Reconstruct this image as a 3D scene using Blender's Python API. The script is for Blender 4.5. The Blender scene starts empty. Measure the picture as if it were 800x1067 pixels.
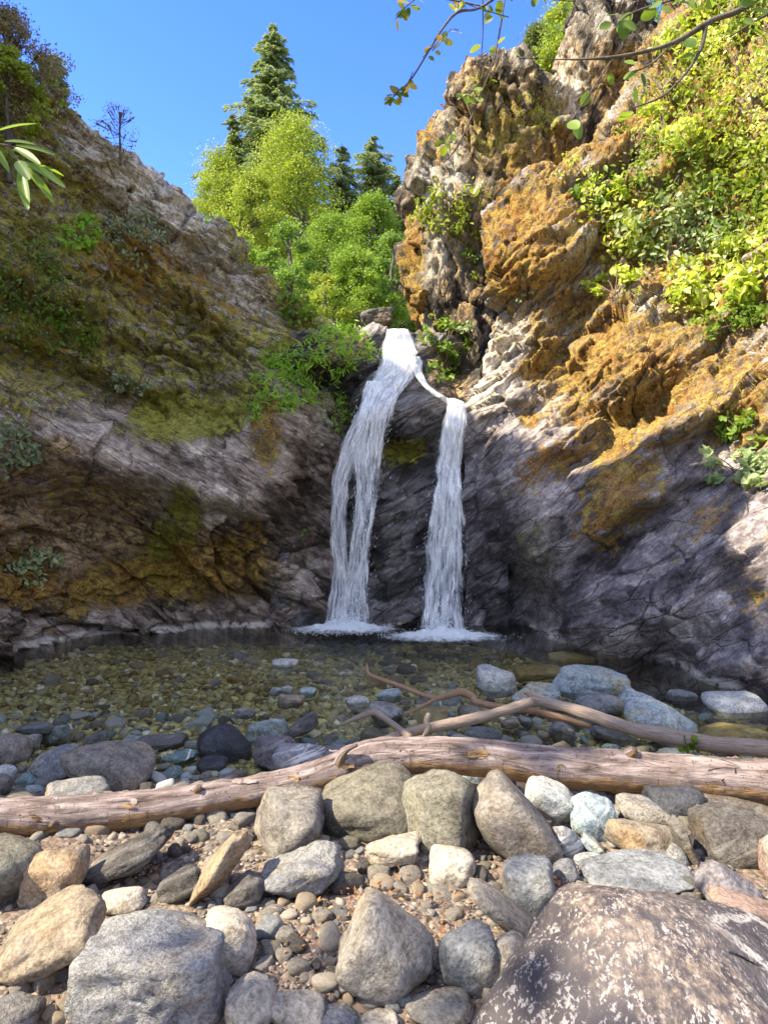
import bpy, bmesh, math, random, time
import numpy as np
from mathutils import Vector, Matrix, Euler
from mathutils.bvhtree import BVHTree
T0=time.time()
random.seed(7); RNG=np.random.default_rng(7)
S=bpy.context.scene
COL=S.collection
F=695.0; CX=400.0; CY=533.5; CAMZ=1.5
R=math.radians
def W(px,py,Y): return ((px-CX)/F*Y, Y, CAMZ-(py-CY)/F*Y)
def PXY(V):
    Y=np.maximum(V[:,1],0.05)
    return V[:,0]/Y*F+CX, CY-(V[:,2]-CAMZ)/Y*F
# ------------------------------------------------------------------ camera / render
cam=bpy.data.cameras.new('camera'); co=bpy.data.objects.new('camera',cam); COL.objects.link(co)
co.location=(0,0,CAMZ); co.rotation_euler=(R(90),0,0)
cam.sensor_fit='VERTICAL'; cam.sensor_height=24; cam.lens=24*F/1067; cam.clip_start=0.05; cam.clip_end=2000
S.camera=co
S.view_settings.view_transform='Standard'; S.view_settings.look='None'
S.view_settings.gamma=1.0; S.view_settings.use_curve_mapping=False
S.view_settings.exposure=2.08
S.cycles.use_denoising=True
S.cycles.max_bounces=10; S.cycles.transparent_max_bounces=24; S.cycles.diffuse_bounces=4
# ------------------------------------------------------------------ sun and sky
AZ,EL=R(72),R(47)
SUN=Vector((-math.sin(AZ)*math.cos(EL),-math.cos(AZ)*math.cos(EL),math.sin(EL)))
w=bpy.data.worlds.new('World'); S.world=w; w.use_nodes=True
nt=w.node_tree; nt.nodes.clear()
sky=nt.nodes.new('ShaderNodeTexSky'); sky.sky_type='NISHITA'; sky.sun_disc=False
sky.sun_elevation=EL; sky.sun_rotation=R(180)+AZ; sky.altitude=600; sky.air_density=1.0; sky.dust_density=0.0; sky.ozone_density=3.5
bg=nt.nodes.new('ShaderNodeBackground'); bg.inputs[1].default_value=0.15
ow=nt.nodes.new('ShaderNodeOutputWorld')
hs=nt.nodes.new('ShaderNodeHueSaturation'); hs.inputs['Saturation'].default_value=1.27; hs.inputs['Hue'].default_value=.525; nt.links.new(sky.outputs[0],hs.inputs['Color']); 
# unseen bright cloud added overhead and south to neutralise the fill; clear blue north
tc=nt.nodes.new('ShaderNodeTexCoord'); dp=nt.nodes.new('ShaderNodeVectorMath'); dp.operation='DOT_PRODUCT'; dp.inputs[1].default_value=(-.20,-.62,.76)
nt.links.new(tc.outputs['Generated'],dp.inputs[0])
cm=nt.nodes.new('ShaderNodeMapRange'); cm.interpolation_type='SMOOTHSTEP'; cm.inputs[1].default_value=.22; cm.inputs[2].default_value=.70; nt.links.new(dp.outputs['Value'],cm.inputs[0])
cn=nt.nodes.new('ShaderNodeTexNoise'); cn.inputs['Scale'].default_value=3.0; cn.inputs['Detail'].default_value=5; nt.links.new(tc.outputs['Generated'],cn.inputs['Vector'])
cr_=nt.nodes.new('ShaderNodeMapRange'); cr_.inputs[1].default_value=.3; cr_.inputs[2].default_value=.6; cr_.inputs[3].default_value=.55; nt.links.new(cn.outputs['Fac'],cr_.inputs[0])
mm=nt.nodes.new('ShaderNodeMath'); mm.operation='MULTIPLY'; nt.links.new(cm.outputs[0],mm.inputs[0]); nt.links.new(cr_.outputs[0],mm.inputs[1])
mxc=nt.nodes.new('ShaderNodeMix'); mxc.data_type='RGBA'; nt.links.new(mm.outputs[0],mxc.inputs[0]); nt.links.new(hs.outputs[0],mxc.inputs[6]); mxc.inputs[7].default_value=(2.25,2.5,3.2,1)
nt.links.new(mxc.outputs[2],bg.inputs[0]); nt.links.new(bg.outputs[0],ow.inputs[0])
sl=bpy.data.lights.new('sun','SUN'); sl.energy=3.3; sl.angle=R(0.5); sl.color=(1,0.88,0.66)
so=bpy.data.objects.new('sun',sl); COL.objects.link(so); so.rotation_euler=SUN.to_track_quat('Z','Y').to_euler()
so.location=(-20,-20,30)
# ------------------------------------------------------------------ numpy noise
def _h(ix,iy,iz,s):
    with np.errstate(over='ignore'):
        h=(ix.astype(np.uint32)*np.uint32(374761393)) ^ (iy.astype(np.uint32)*np.uint32(668265263)) ^ (iz.astype(np.uint32)*np.uint32(2147483647-58)) ^ np.uint32(s*1274126177 & 0xffffffff)
        h=(h^(h>>np.uint32(13)))*np.uint32(1274126177); h=(h^(h>>np.uint32(15)))*np.uint32(2246822519); h=h^(h>>np.uint32(14))
    return h
def _hf(ix,iy,iz,s): return _h(ix,iy,iz,s).astype(np.float64)/4294967295.0
def noise(P,seed=1):
    I=np.floor(P).astype(np.int64); f=P-I; u=f*f*f*(f*(f*6-15)+10)
    I=I+100000
    out=0
    for dx in (0,1):
        wx=u[:,0] if dx else 1-u[:,0]
        for dy in (0,1):
            wy=u[:,1] if dy else 1-u[:,1]
            for dz in (0,1):
                wz=u[:,2] if dz else 1-u[:,2]
                h=_h(I[:,0]+dx,I[:,1]+dy,I[:,2]+dz,seed)
                gx=(h&np.uint32(1023)).astype(float)/511.5-1; gy=((h>>np.uint32(10))&np.uint32(1023)).astype(float)/511.5-1; gz=((h>>np.uint32(20))&np.uint32(1023)).astype(float)/511.5-1
                out=out+wx*wy*wz*(gx*(f[:,0]-dx)+gy*(f[:,1]-dy)+gz*(f[:,2]-dz))
    return out*1.3
def fbm(P,o=4,seed=1,g=0.5):
    a=1;s=0
    for i in range(o):
        s=s+a*noise(P*(2**i)+i*17.3,seed+i); a*=g
    return s
def worley(P,seed=1):
    I=np.floor(P).astype(np.int64); f=P-I; I=I+100000
    N=len(P); F1=np.full(N,9.0);F2=np.full(N,9.0); vec=np.zeros((N,3)); cid=np.zeros((N,3))
    for dx in (-1,0,1):
        for dy in (-1,0,1):
            for dz in (-1,0,1):
                a,b,c=I[:,0]+dx,I[:,1]+dy,I[:,2]+dz
                h=_h(a,b,c,seed)
                p=np.stack([(h&np.uint32(1023)).astype(float)/1023+dx,((h>>np.uint32(10))&np.uint32(1023)).astype(float)/1023+dy,((h>>np.uint32(20))&np.uint32(1023)).astype(float)/1023+dz],1)
                v=f-p; d=np.sqrt((v*v).sum(1))
                m=d<F1
                F2=np.where(m,F1,np.minimum(F2,d)); F1=np.where(m,d,F1)
                vec[m]=v[m]
                h2=_h(a[m],b[m],c[m],seed+71)
                cid[m]=np.stack([(h2&np.uint32(1023)).astype(float)/511.5-1,((h2>>np.uint32(10))&np.uint32(1023)).astype(float)/511.5-1,((h2>>np.uint32(20))&np.uint32(1023)).astype(float)/511.5-1],1)
    return F1,F2,vec,cid
def facet(P,seed=1,warp=0.35):
    Q=P+warp*np.stack([noise(P*1.3,seed+5),noise(P*1.3+9,seed+6),noise(P*1.3+23,seed+7)],1)
    F1,F2,v,c=worley(Q,seed)
    h=(v*c).sum(1)*0.9+c[:,0]*0.35
    crack=np.clip((F2-F1)/0.10,0,1)
    return h, crack, c[:,1]
def sm(x,a,b):
    t=np.clip((x-a)/(b-a),0,1); return t*t*(3-2*t)
# ------------------------------------------------------------------ mesh helpers
def mk(name,V,Fs,mats,parent=None,smooth=True,attrs=None,fmat=None):
    V=np.asarray(V,dtype=np.float32)
    if not isinstance(Fs,(list,tuple)): Fs=[Fs]
    Fs=[np.asarray(f,dtype=np.int32) for f in Fs if len(f)]
    me=bpy.data.meshes.new(name)
    me.vertices.add(len(V)); me.vertices.foreach_set('co',V.ravel())
    tot=sum(len(f) for f in Fs); nl=sum(f.size for f in Fs)
    me.loops.add(nl); me.loops.foreach_set('vertex_index',np.concatenate([f.ravel() for f in Fs]))
    me.polygons.add(tot)
    st=[];o=0
    for f in Fs:
        st.append(o+np.arange(len(f))*f.shape[1]); o+=f.size
    me.polygons.foreach_set('loop_start',np.concatenate(st).astype(np.int32))
    me.update(calc_edges=True); me.validate()
    me.polygons.foreach_set('use_smooth',np.full(len(me.polygons),smooth))
    for k,a in (attrs or {}).items():
        at=me.attributes.new(k,'FLOAT','POINT'); at.data.foreach_set('value',np.asarray(a,dtype=np.float32))
    if not isinstance(mats,(list,tuple)): mats=[mats]
    for m in mats: me.materials.append(m)
    if fmat is not None: me.polygons.foreach_set('material_index',np.asarray(fmat,dtype=np.int32))
    ob=bpy.data.objects.new(name,me); COL.objects.link(ob)
    if parent is not None: ob.parent=parent
    return ob
def tag(o,label,cat=None,group=None,kind=None):
    if label: o['label']=label
    if cat: o['category']=cat
    if group: o['group']=group
    if kind: o['kind']=kind
    return o
def empty(name,loc=(0,0,0)):
    o=bpy.data.objects.new(name,None); COL.objects.link(o); o.location=loc; o.empty_display_size=.2; return o
def part(name,V,Fs,mat,root,**k):
    V=np.asarray(V,dtype=np.float64)-np.array(root.location)[None,:]
    return mk(name,V,Fs,mat,root,**k)
def gridfaces(nr,nc,wrap=False):
    r=np.arange(nr-1)[:,None]; c=np.arange(nc if wrap else nc-1)[None,:]
    c2=(c+1)%nc
    a=r*nc+c; b=r*nc+c2; d=(r+1)*nc+c; e=(r+1)*nc+c2
    return np.stack([a,b,e,d],-1).reshape(-1,4)
# ------------------------------------------------------------------ materials
class NT:
    def __init__(s,name):
        s.m=bpy.data.materials.new(name); s.m.use_nodes=True; s.t=s.m.node_tree; s.t.nodes.clear()
        s.out=s.n('ShaderNodeOutputMaterial')
    def n(s,t,**k):
        x=s.t.nodes.new(t)
        for a,b in k.items(): setattr(x,a,b)
        return x
    def l(s,a,b): s.t.links.new(a,b)
    def setin(s,node,i,v):
        if hasattr(v,'is_linked'): s.l(v,node.inputs[i])
        elif v is not None: node.inputs[i].default_value=v
    def pos(s): return s.n('ShaderNodeNewGeometry').outputs['Position']
    def obj(s): return s.n('ShaderNodeTexCoord').outputs['Object']
    def uv(s): return s.n('ShaderNodeTexCoord').outputs['UV']
    def rnd(s): return s.n('ShaderNodeObjectInfo').outputs['Random']
    def attr(s,nm):
        a=s.n('ShaderNodeAttribute'); a.attribute_name=nm; return a.outputs['Fac']
    def map(s,v,scale=(1,1,1),rot=(0,0,0),loc=(0,0,0)):
        m=s.n('ShaderNodeMapping'); s.l(v,m.inputs[0]); m.inputs['Scale'].default_value=scale; m.inputs['Rotation'].default_value=rot; s.setin(m,'Location',loc); return m.outputs[0]
    def noise(s,v,sc,det=4,rough=.55,dist=0):
        x=s.n('ShaderNodeTexNoise'); s.l(v,x.inputs['Vector']); x.inputs['Scale'].default_value=sc; x.inputs['Detail'].default_value=det; x.inputs['Roughness'].default_value=rough; x.inputs['Distortion'].default_value=dist
        return x.outputs['Fac']
    def vor(s,v,sc,feat='F1',out='Distance'):
        x=s.n('ShaderNodeTexVoronoi'); x.feature=feat; s.l(v,x.inputs['Vector']); x.inputs['Scale'].default_value=sc; return x.outputs[out]
    def ramp(s,f,stops):
        x=s.n('ShaderNodeValToRGB'); s.l(f,x.inputs[0]); e=x.color_ramp.elements
        while len(e)<len(stops): e.new(0.5)
        for k,(p,c) in enumerate(stops):
            e[k].position=p; e[k].color=(c,c,c,1) if not isinstance(c,(tuple,list)) else (*c,1)
        return x.outputs[0]
    def mix(s,f,a,b,mode='MIX'):
        x=s.n('ShaderNodeMix'); x.data_type='RGBA'; x.blend_type=mode
        for i,v in ((0,f),(6,a),(7,b)):
            if isinstance(v,tuple) and len(v)==3: v=(*v,1)
            s.setin(x,i,v)
        return x.outputs[2]
    def math(s,op,a,b=0.0,c=0.0,clamp=False):
        x=s.n('ShaderNodeMath'); x.operation=op; x.use_clamp=clamp
        s.setin(x,0,a); s.setin(x,1,b)
        if op in('MULTIPLY_ADD','SMOOTHSTEP'): s.setin(x,2,c)
        return x.outputs[0]
    def mr(s,v,a,b,c=0.0,d=1.0):
        x=s.n('ShaderNodeMapRange'); x.interpolation_type='SMOOTHSTEP'; s.l(v,x.inputs[0])
        for i,q in zip((1,2,3,4),(a,b,c,d)): x.inputs[i].default_value=q
        return x.outputs[0]
    def bump(s,h,st=.5,d=.02,nrm=None):
        x=s.n('ShaderNodeBump'); x.inputs['Strength'].default_value=st; x.inputs['Distance'].default_value=d; s.l(h,x.inputs['Height'])
        if nrm is not None: s.l(nrm,x.inputs['Normal'])
        return x.outputs[0]
    def bsdf(s,col,rough=.8,nrm=None,spec=.3,**k):
        b=s.n('ShaderNodeBsdfPrincipled')
        if isinstance(col,tuple): col=(*col,1)
        s.setin(b,'Base Color',col); s.setin(b,'Roughness',rough); s.setin(b,'Specular IOR Level',spec)
        if nrm is not None: s.l(nrm,b.inputs['Normal'])
        for a,v in k.items(): s.setin(b,a,v)
        s.l(b.outputs[0],s.out.inputs[0]); return b

def cliff_material(name,strata_rot,tone):
    m=NT(name); p=m.pos()
    ps=m.map(m.map(p,(1,1,1),strata_rot),(1.0,1.0,5.0))
    wob=m.noise(p,1.1,4,.6)
    n1=m.noise(ps,1.6,8,.65,.6); n2=m.noise(p,9,6,.7); n3=m.noise(ps,7,6,.7); n4=m.noise(p,38,4,.7)
    v=m.math('MULTIPLY_ADD',n3,.45,m.math('MULTIPLY_ADD',n1,.55,m.math('MULTIPLY',m.attr('cell'),.22)))
    rock=m.ramp(v,tone)
    pale=m.mix(m.mr(n2,.36,.62),(.40,.34,.26),(.76,.69,.57))
    rock=m.mix(m.math('MULTIPLY',m.attr('pale'),m.mr(n3,.2,.48)),rock,pale)
    brown=m.mix(m.mr(n2,.38,.62),(.15,.095,.045),(.50,.34,.17))
    def thr(a,nz,lo=.42,hi=.58):
        return m.mr(m.math('ADD',m.math('MULTIPLY',m.math('SUBTRACT',nz,.5),2.6),a),lo,hi)
    rock=m.mix(m.math('MULTIPLY',thr(m.attr('brown'),n1),.85),rock,brown)
    vc=m.vor(m.map(ps,(1,1,.5)),4.5,'F1','Color'); sg=m.n('ShaderNodeSeparateColor'); m.l(vc,sg.inputs[0])
    blk=m.math('MULTIPLY',m.mr(m.math('MULTIPLY_ADD',n2,.9,sg.outputs[0]),1.13,1.2),thr(m.attr('lichen'),n1,.3,.6))
    rock=m.mix(m.math('MULTIPLY',blk,.8),rock,(.50,.46,.41))
    rock=m.mix(.5,rock,m.ramp(n4,[(.36,(.45,.43,.42)),(.5,(1,1,1)),(.64,(1.5,1.5,1.5))]),'MULTIPLY')
    rock=m.mix(.6,rock,m.ramp(n2,[(.36,(.5,.48,.47)),(.5,(1,1,1)),(.62,(1.4,1.4,1.4))]),'MULTIPLY')
    vo=m.vor(m.map(p,(1,1,1.6)),22); vo2=m.vor(p,60)
    li=m.math('MULTIPLY',m.mr(m.math('ADD',m.math('MULTIPLY',n4,.5),vo),.68,.58),thr(m.attr('lichen'),n2))
    rock=m.mix(li,rock,(.60,.58,.53))
    ck=m.mr(m.vor(m.map(ps,(.3,.5,.55)),2.2,'DISTANCE_TO_EDGE'),.0,.022,1,0)
    rock=m.mix(m.math('MULTIPLY',ck,m.math('MULTIPLY',m.mr(wob,.45,.56),.6)),rock,(.035,.028,.022))  # crack shade and joint dirt both put into the rock colour
    # moss
    mg=m.ramp(m.math('MULTIPLY_ADD',n4,.5,m.math('MULTIPLY',n2,.5)),[(.36,(.07,.06,.012)),(.45,(.22,.20,.025)),(.53,(.40,.38,.05)),(.63,(.56,.56,.12))])
    fg=thr(m.attr('green'),m.math('MULTIPLY_ADD',n3,.5,m.math('MULTIPLY',n2,.5)))
    rock=m.mix(m.math('MULTIPLY',fg,.92),rock,mg)
    mo=m.ramp(m.math('MULTIPLY_ADD',n4,.5,m.math('MULTIPLY',n2,.5)),[(.36,(.08,.038,.008)),(.45,(.24,.125,.018)),(.53,(.41,.265,.035)),(.64,(.60,.47,.12))])
    mo=m.mix(m.mr(m.noise(p,2.6,4,.65),.46,.60),mo,m.mix(1.0,mo,(.95,.74,.6),'MULTIPLY'))
    fo=thr(m.attr('gold'),m.math('MULTIPLY_ADD',n2,.6,m.math('MULTIPLY',wob,.4)),.36,.56)
    rock=m.mix(m.math('MULTIPLY',fo,.86),rock,mo)
    moss=m.math('MAXIMUM',fg,fo)
    rock=m.mix(m.math('MULTIPLY',m.attr('line'),m.mr(n2,.38,.5)),rock,(.60,.56,.50))
    h=m.math('ADD',m.math('MULTIPLY',n3,1.0),m.math('MULTIPLY_ADD',n4,.5,m.math('MULTIPLY',moss,m.math('MULTIPLY',n4,1.2))))
    h=m.math('SUBTRACT',h,m.math('MULTIPLY',ck,.8))
    nr=m.bump(h,.85,.045)
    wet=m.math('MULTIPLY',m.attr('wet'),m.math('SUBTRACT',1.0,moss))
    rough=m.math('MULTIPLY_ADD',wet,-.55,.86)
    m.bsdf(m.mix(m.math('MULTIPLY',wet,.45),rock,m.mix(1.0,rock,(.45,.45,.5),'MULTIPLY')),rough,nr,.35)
    return m.m
ST_L=(0,R(-32),R(10)); ST_R=(0,R(38),R(-10)); ST_C=(0,R(35),0)
M_L=cliff_material('left_cliff_rock',(0,R(-30),R(12)),[(.36,(.06,.045,.03)),(.45,(.20,.15,.11)),(.55,(.38,.305,.245)),(.67,(.60,.52,.41))])
M_R=cliff_material('right_cliff_rock',(0,R(40),R(-10)),[(.34,(.06,.05,.052)),(.46,(.165,.14,.145)),(.56,(.30,.26,.26)),(.68,(.52,.46,.42))])
M_C=cliff_material('wet_cliff_rock',(0,R(30),0),[(.34,(.02,.018,.016)),(.46,(.075,.068,.062)),(.58,(.17,.155,.145)),(.70,(.34,.32,.30))])
M_S=cliff_material('spire_rock',(0,R(70),0),[(.36,(.03,.022,.015)),(.46,(.085,.066,.045)),(.56,(.18,.155,.12)),(.68,(.38,.345,.29))])

def stone_material(name,c1,c2,c3=None,sc=3.0,speck=0.0,vein=0.0,rough=.75,bump=.5,band=0.0,coords='obj'):
    q_=.64; c1=tuple(v*q_ for v in c1); c2=tuple(v*q_ for v in c2); c3=tuple(v*q_ for v in c3) if c3 else None
    m=NT(name); p=m.obj(); r=m.rnd()
    cv=m.n('ShaderNodeCombineXYZ'); m.l(m.math('MULTIPLY',r,37.0),cv.inputs[0]); m.l(m.math('MULTIPLY',r,91.0),cv.inputs[1])
    q=m.map(p,(1,1,1),(0.3,0.4,0),cv.outputs[0])
    n1=m.noise(q,sc,6,.65,.5); n2=m.noise(q,sc*6,6,.7); n3=m.noise(q,sc*24,4,.75)
    col=m.mix(m.mr(n1,.36,.64),c1,c2)
    if c3: col=m.mix(m.mr(m.noise(q,sc*.8,3,.6),.52,.62),col,c3)
    col=m.mix(.8,col,m.ramp(n2,[(.36,(.55,.53,.5)),(.5,(1,1,1)),(.63,(1.3,1.3,1.3))]),'MULTIPLY')
    col=m.mix(.6,col,m.ramp(n3,[(.36,(.5,.5,.5)),(.5,(1,1,1)),(.64,(1.4,1.4,1.4))]),'MULTIPLY')
    if band:
        wv=m.noise(m.map(q,(1,1,9),(.5,.6,0)),sc*1.2,5,.6,.4)
        col=m.mix(m.math('MULTIPLY',m.mr(wv,.5,.6),band),col,(.62,.62,.58))
    if speck: col=m.mix(m.math('MULTIPLY',m.mr(m.math('ADD',m.vor(q,sc*14),m.math('MULTIPLY',n2,.6)),.55,.45),speck),col,(.62,.60,.57))
    if vein:
        vd=m.vor(m.map(q,(1,1,1)),sc*1.1,'DISTANCE_TO_EDGE')
        col=m.mix(m.math('MULTIPLY',m.mr(m.math('ADD',vd,m.math('MULTIPLY',n2,.05)),.055,.03),vein),col,(.6,.6,.56))
    col=m.mix(m.math('MULTIPLY_ADD',r,.5,-.1,clamp=True),col,m.mix(1.0,col,(.75,.7,.62),'MULTIPLY'))
    h=m.math('ADD',m.math('MULTIPLY',n2,1.0),m.math('MULTIPLY',n3,.3))
    m.bsdf(col,rough,m.bump(h,bump,.03),.3)
    return m.m
MS={
 'grey':stone_material('grey_stone',(.36,.33,.29),(.23,.21,.19),(.40,.34,.27)),
 'tan':stone_material('tan_stone',(.46,.37,.26),(.34,.29,.23),(.44,.30,.17)),
 'cream':stone_material('cream_stone',(.60,.54,.45),(.48,.41,.32)),
 'blue':stone_material('blue_grey_stone',(.32,.335,.35),(.21,.22,.235),(.40,.39,.36)),
 'dark':stone_material('dark_stone',(.085,.09,.105),(.045,.047,.055),rough=.45),
 'slate':stone_material('slate_stone',(.21,.19,.175),(.11,.10,.095),(.27,.21,.15),band=.12,bump=.8),
 'cyan':stone_material('pale_blue_green_stone',(.52,.58,.57),(.36,.45,.50),(.50,.50,.38),vein=.4),
 'pale':stone_material('pale_pitted_stone',(.50,.49,.47),(.34,.35,.38),(.55,.50,.43),sc=4,bump=.9),
 'olive':stone_material('greenish_grey_stone',(.27,.255,.20),(.19,.175,.14),(.33,.28,.21)),
 'pink':stone_material('pinkish_brown_stone',(.46,.33,.27),(.36,.26,.22),(.5,.42,.36)),
 'purple':stone_material('purple_grey_stone',(.29,.26,.28),(.18,.165,.18),band=.15),
 'banded':stone_material('banded_speckled_stone',(.34,.32,.34),(.20,.21,.23),band=.75,vein=.5,speck=.3),
 'teal':stone_material('teal_veined_stone',(.22,.33,.33),(.13,.20,.22),vein=.9,speck=.3),
 'white':stone_material('white_stone',(.66,.66,.62),(.50,.53,.53)),
 'bed_brown':stone_material('algae_brown_stone',(.42,.31,.10),(.26,.20,.08),(.55,.43,.17),rough=.5),
 'rust':stone_material('rusty_stone',(.30,.17,.07),(.2,.12,.06),rough=.6),
}
# speckled boulder
def speckled():
    m=NT('lichen_speckled_boulder_rock'); p=m.obj()
    n1=m.noise(p,3,5,.6,.4); n2=m.math('MULTIPLY_ADD',m.noise(m.map(p,(1.7,1.0,.6)),70,4,.7,.3),.6,m.math('MULTIPLY',m.noise(m.map(p,(1.5,1.0,.7)),24,4,.7),.4)); n3=m.noise(p,12,4,.6); n5=m.noise(p,90,3,.6)
    base=m.mix(m.mr(n1,.35,.65),(.05,.043,.048),(.10,.088,.092))
    spot=m.mr(n2,.515,.575)
    col=m.mix(m.math('MULTIPLY',spot,m.mr(n3,.36,.5)),base,(.33,.30,.285))
    # ringed crust
    vd=m.vor(m.map(p,(1,1,1)),4.2,'DISTANCE_TO_EDGE')
    ring=m.mr(m.math('ADD',vd,m.math('MULTIPLY',n3,.12)),.135,.10)
    col=m.mix(m.math('MULTIPLY',m.math('MULTIPLY',ring,m.attr('ring')),m.mr(n5,.35,.5)),col,(.42,.39,.36))
    n3=m.noise(m.map(p,(1.3,1,.7)),26,5,.7)
    tan=m.mix(m.mr(n2,.45,.6),(.20,.155,.125),(.34,.275,.225))
    col=m.mix(m.mr(m.math('ADD',m.attr('tan'),m.math('MULTIPLY',m.math('SUBTRACT',n3,.5),1.2)),.36,.75),col,tan)
    h=m.math('ADD',m.math('MULTIPLY',n2,.5),m.math('MULTIPLY',n3,.8))
    m.bsdf(col,.8,m.bump(h,.7,.02),.3); return m.m
M_SPK=speckled()

def leaf_material(name,cols,trans=.45,rough=.45):
    m=NT(name); a=m.attr('rnd')
    col=m.ramp(a,[(i/(len(cols)-1),c) for i,c in enumerate(cols)])
    d=m.n('ShaderNodeBsdfPrincipled'); m.l(col,d.inputs['Base Color']); d.inputs['Roughness'].default_value=rough; d.inputs['Specular IOR Level'].default_value=.35
    t=m.n('ShaderNodeBsdfTranslucent'); m.l(m.mix(1.0,col,(1.5,1.5,.7),'MULTIPLY'),t.inputs[0])
    x=m.n('ShaderNodeMixShader'); x.inputs[0].default_value=trans; m.l(d.outputs[0],x.inputs[1]); m.l(t.outputs[0],x.inputs[2]); m.l(x.outputs[0],m.out.inputs[0])
    return m.m
L_YEL=leaf_material('yellow_green_leaf',[(.11,.17,.025),(.22,.29,.035),(.33,.37,.06),(.17,.25,.03)])
L_GRN=leaf_material('bright_green_leaf',[(.07,.14,.02),(.14,.23,.03),(.24,.34,.045),(.11,.19,.035)])
L_MID=leaf_material('mid_green_leaf',[(.08,.14,.03),(.15,.25,.045),(.22,.33,.07),(.12,.18,.04)])
L_CON=leaf_material('conifer_needle',[(.11,.16,.09),(.19,.25,.13),(.28,.33,.17),(.15,.21,.15)],.35,.7)
L_CONY=leaf_material('yellowish_conifer_needle',[(.08,.11,.04),(.13,.17,.05),(.20,.23,.07),(.10,.13,.05)],.3,.7)  # yellower green than the other conifer needles
L_FERN=leaf_material('fern_leaf',[(.12,.26,.03),(.24,.44,.05),(.36,.52,.07),(.2,.34,.04)],.45)
L_IVY=leaf_material('slope_shrub_leaf',[(.15,.23,.025),(.32,.42,.04),(.50,.56,.08),(.62,.64,.28),(.24,.34,.035)],.4,.35)
L_PALE=leaf_material('pale_sage_leaf',[(.22,.30,.14),(.34,.42,.22),(.46,.50,.30)],.35,.4)
L_AUT=leaf_material('autumn_tinged_leaf',[(.05,.09,.02),(.12,.20,.02),(.28,.30,.03),(.40,.24,.03),(.10,.17,.02)],.5)
L_DRY=leaf_material('dry_twig_leaf',[(.20,.15,.11),(.28,.23,.14),(.24,.25,.11)],.2,.8)
L_GREY=leaf_material('grey_green_leaf',[(.18,.24,.14),(.28,.34,.20),(.14,.19,.11)],.3,.6)
L_LITTER=leaf_material('dead_leaf',[(.30,.13,.05),(.42,.20,.08),(.22,.10,.05),(.50,.32,.16)],.2,.8)
def bark_material(name,a,b,sc=10,st=.6):
    m=NT(name); p=m.obj(); n=m.noise(m.map(p,(1,1,.25)),sc,6,.65); n2=m.noise(p,sc*6,4,.6)
    m.bsdf(m.mix(m.mr(n,.35,.65),a,b),.85,m.bump(m.math('ADD',n,m.math('MULTIPLY',n2,.4)),st,.03)); return m.m
B_DARK=bark_material('dark_bark',(.06,.05,.04),(.14,.12,.10))
B_TWIG=bark_material('twig_bark',(.11,.075,.055),(.21,.15,.11),30)
def log_material():
    m=NT('weathered_log_bark'); p=m.uv()   # u along (metres), v around (0..1)
    pm=m.map(p,(1,.6,1)); 
    n1=m.noise(m.map(p,(1.6,3,1)),3,6,.65,.5); n2=m.noise(m.map(p,(1,8,1)),14,6,.7); n3=m.noise(m.map(p,(14,2,1)),4,5,.7,.3); n4=m.noise(p,80,3,.6)
    col=m.ramp(n1,[(.34,(.09,.065,.055)),(.44,(.20,.15,.135)),(.54,(.30,.235,.22)),(.66,(.47,.39,.37))])
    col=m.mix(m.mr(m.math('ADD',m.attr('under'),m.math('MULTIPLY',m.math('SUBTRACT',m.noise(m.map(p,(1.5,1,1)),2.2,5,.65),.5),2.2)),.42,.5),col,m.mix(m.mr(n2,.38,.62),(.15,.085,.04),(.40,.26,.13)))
    col=m.mix(.5,col,m.ramp(n2,[(.3,(.6,.6,.6)),(.7,(1.3,1.3,1.3))]),'MULTIPLY')
    cr=m.mr(n3,.40,.36)
    crk=m.mr(m.vor(m.map(m.n('ShaderNodeVectorMath').outputs[0] if False else p,(2.2,5,1)),1.4,'DISTANCE_TO_EDGE'),.022,.0)
    crk=m.math('MULTIPLY',crk,m.mr(m.noise(p,5,3,.6),.5,.6))
    dk=m.math('MAXIMUM',m.math('MULTIPLY',cr,.6),crk)
    col=m.mix(m.math('MULTIPLY',dk,.85),col,(.05,.03,.025))
    h=m.math('SUBTRACT',m.math('ADD',m.math('MULTIPLY',n2,.6),m.math('MULTIPLY',n1,1.2)),dk)
    m.bsdf(col,.75,m.bump(h,.8,.02),.3); return m.m
M_LOG=log_material()
def drift(name,a,b):
    m=NT(name); p=m.uv(); n1=m.noise(m.map(p,(2,6,1)),4,6,.65); n2=m.noise(m.map(p,(3,30,1)),5,5,.7)
    col=m.mix(m.mr(n1,.38,.62),a,b); col=m.mix(.6,col,m.ramp(n2,[(.3,(.5,.5,.5)),(.7,(1.35,1.35,1.35))]),'MULTIPLY')
    m.bsdf(col,.8,m.bump(m.math('ADD',n1,n2),.7,.01)); return m.m
M_DRIFT=drift('grey_driftwood',(.24,.18,.14),(.42,.34,.28)); M_ORANGE=drift('orange_twig_wood',(.24,.13,.065),(.42,.28,.19))

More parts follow.
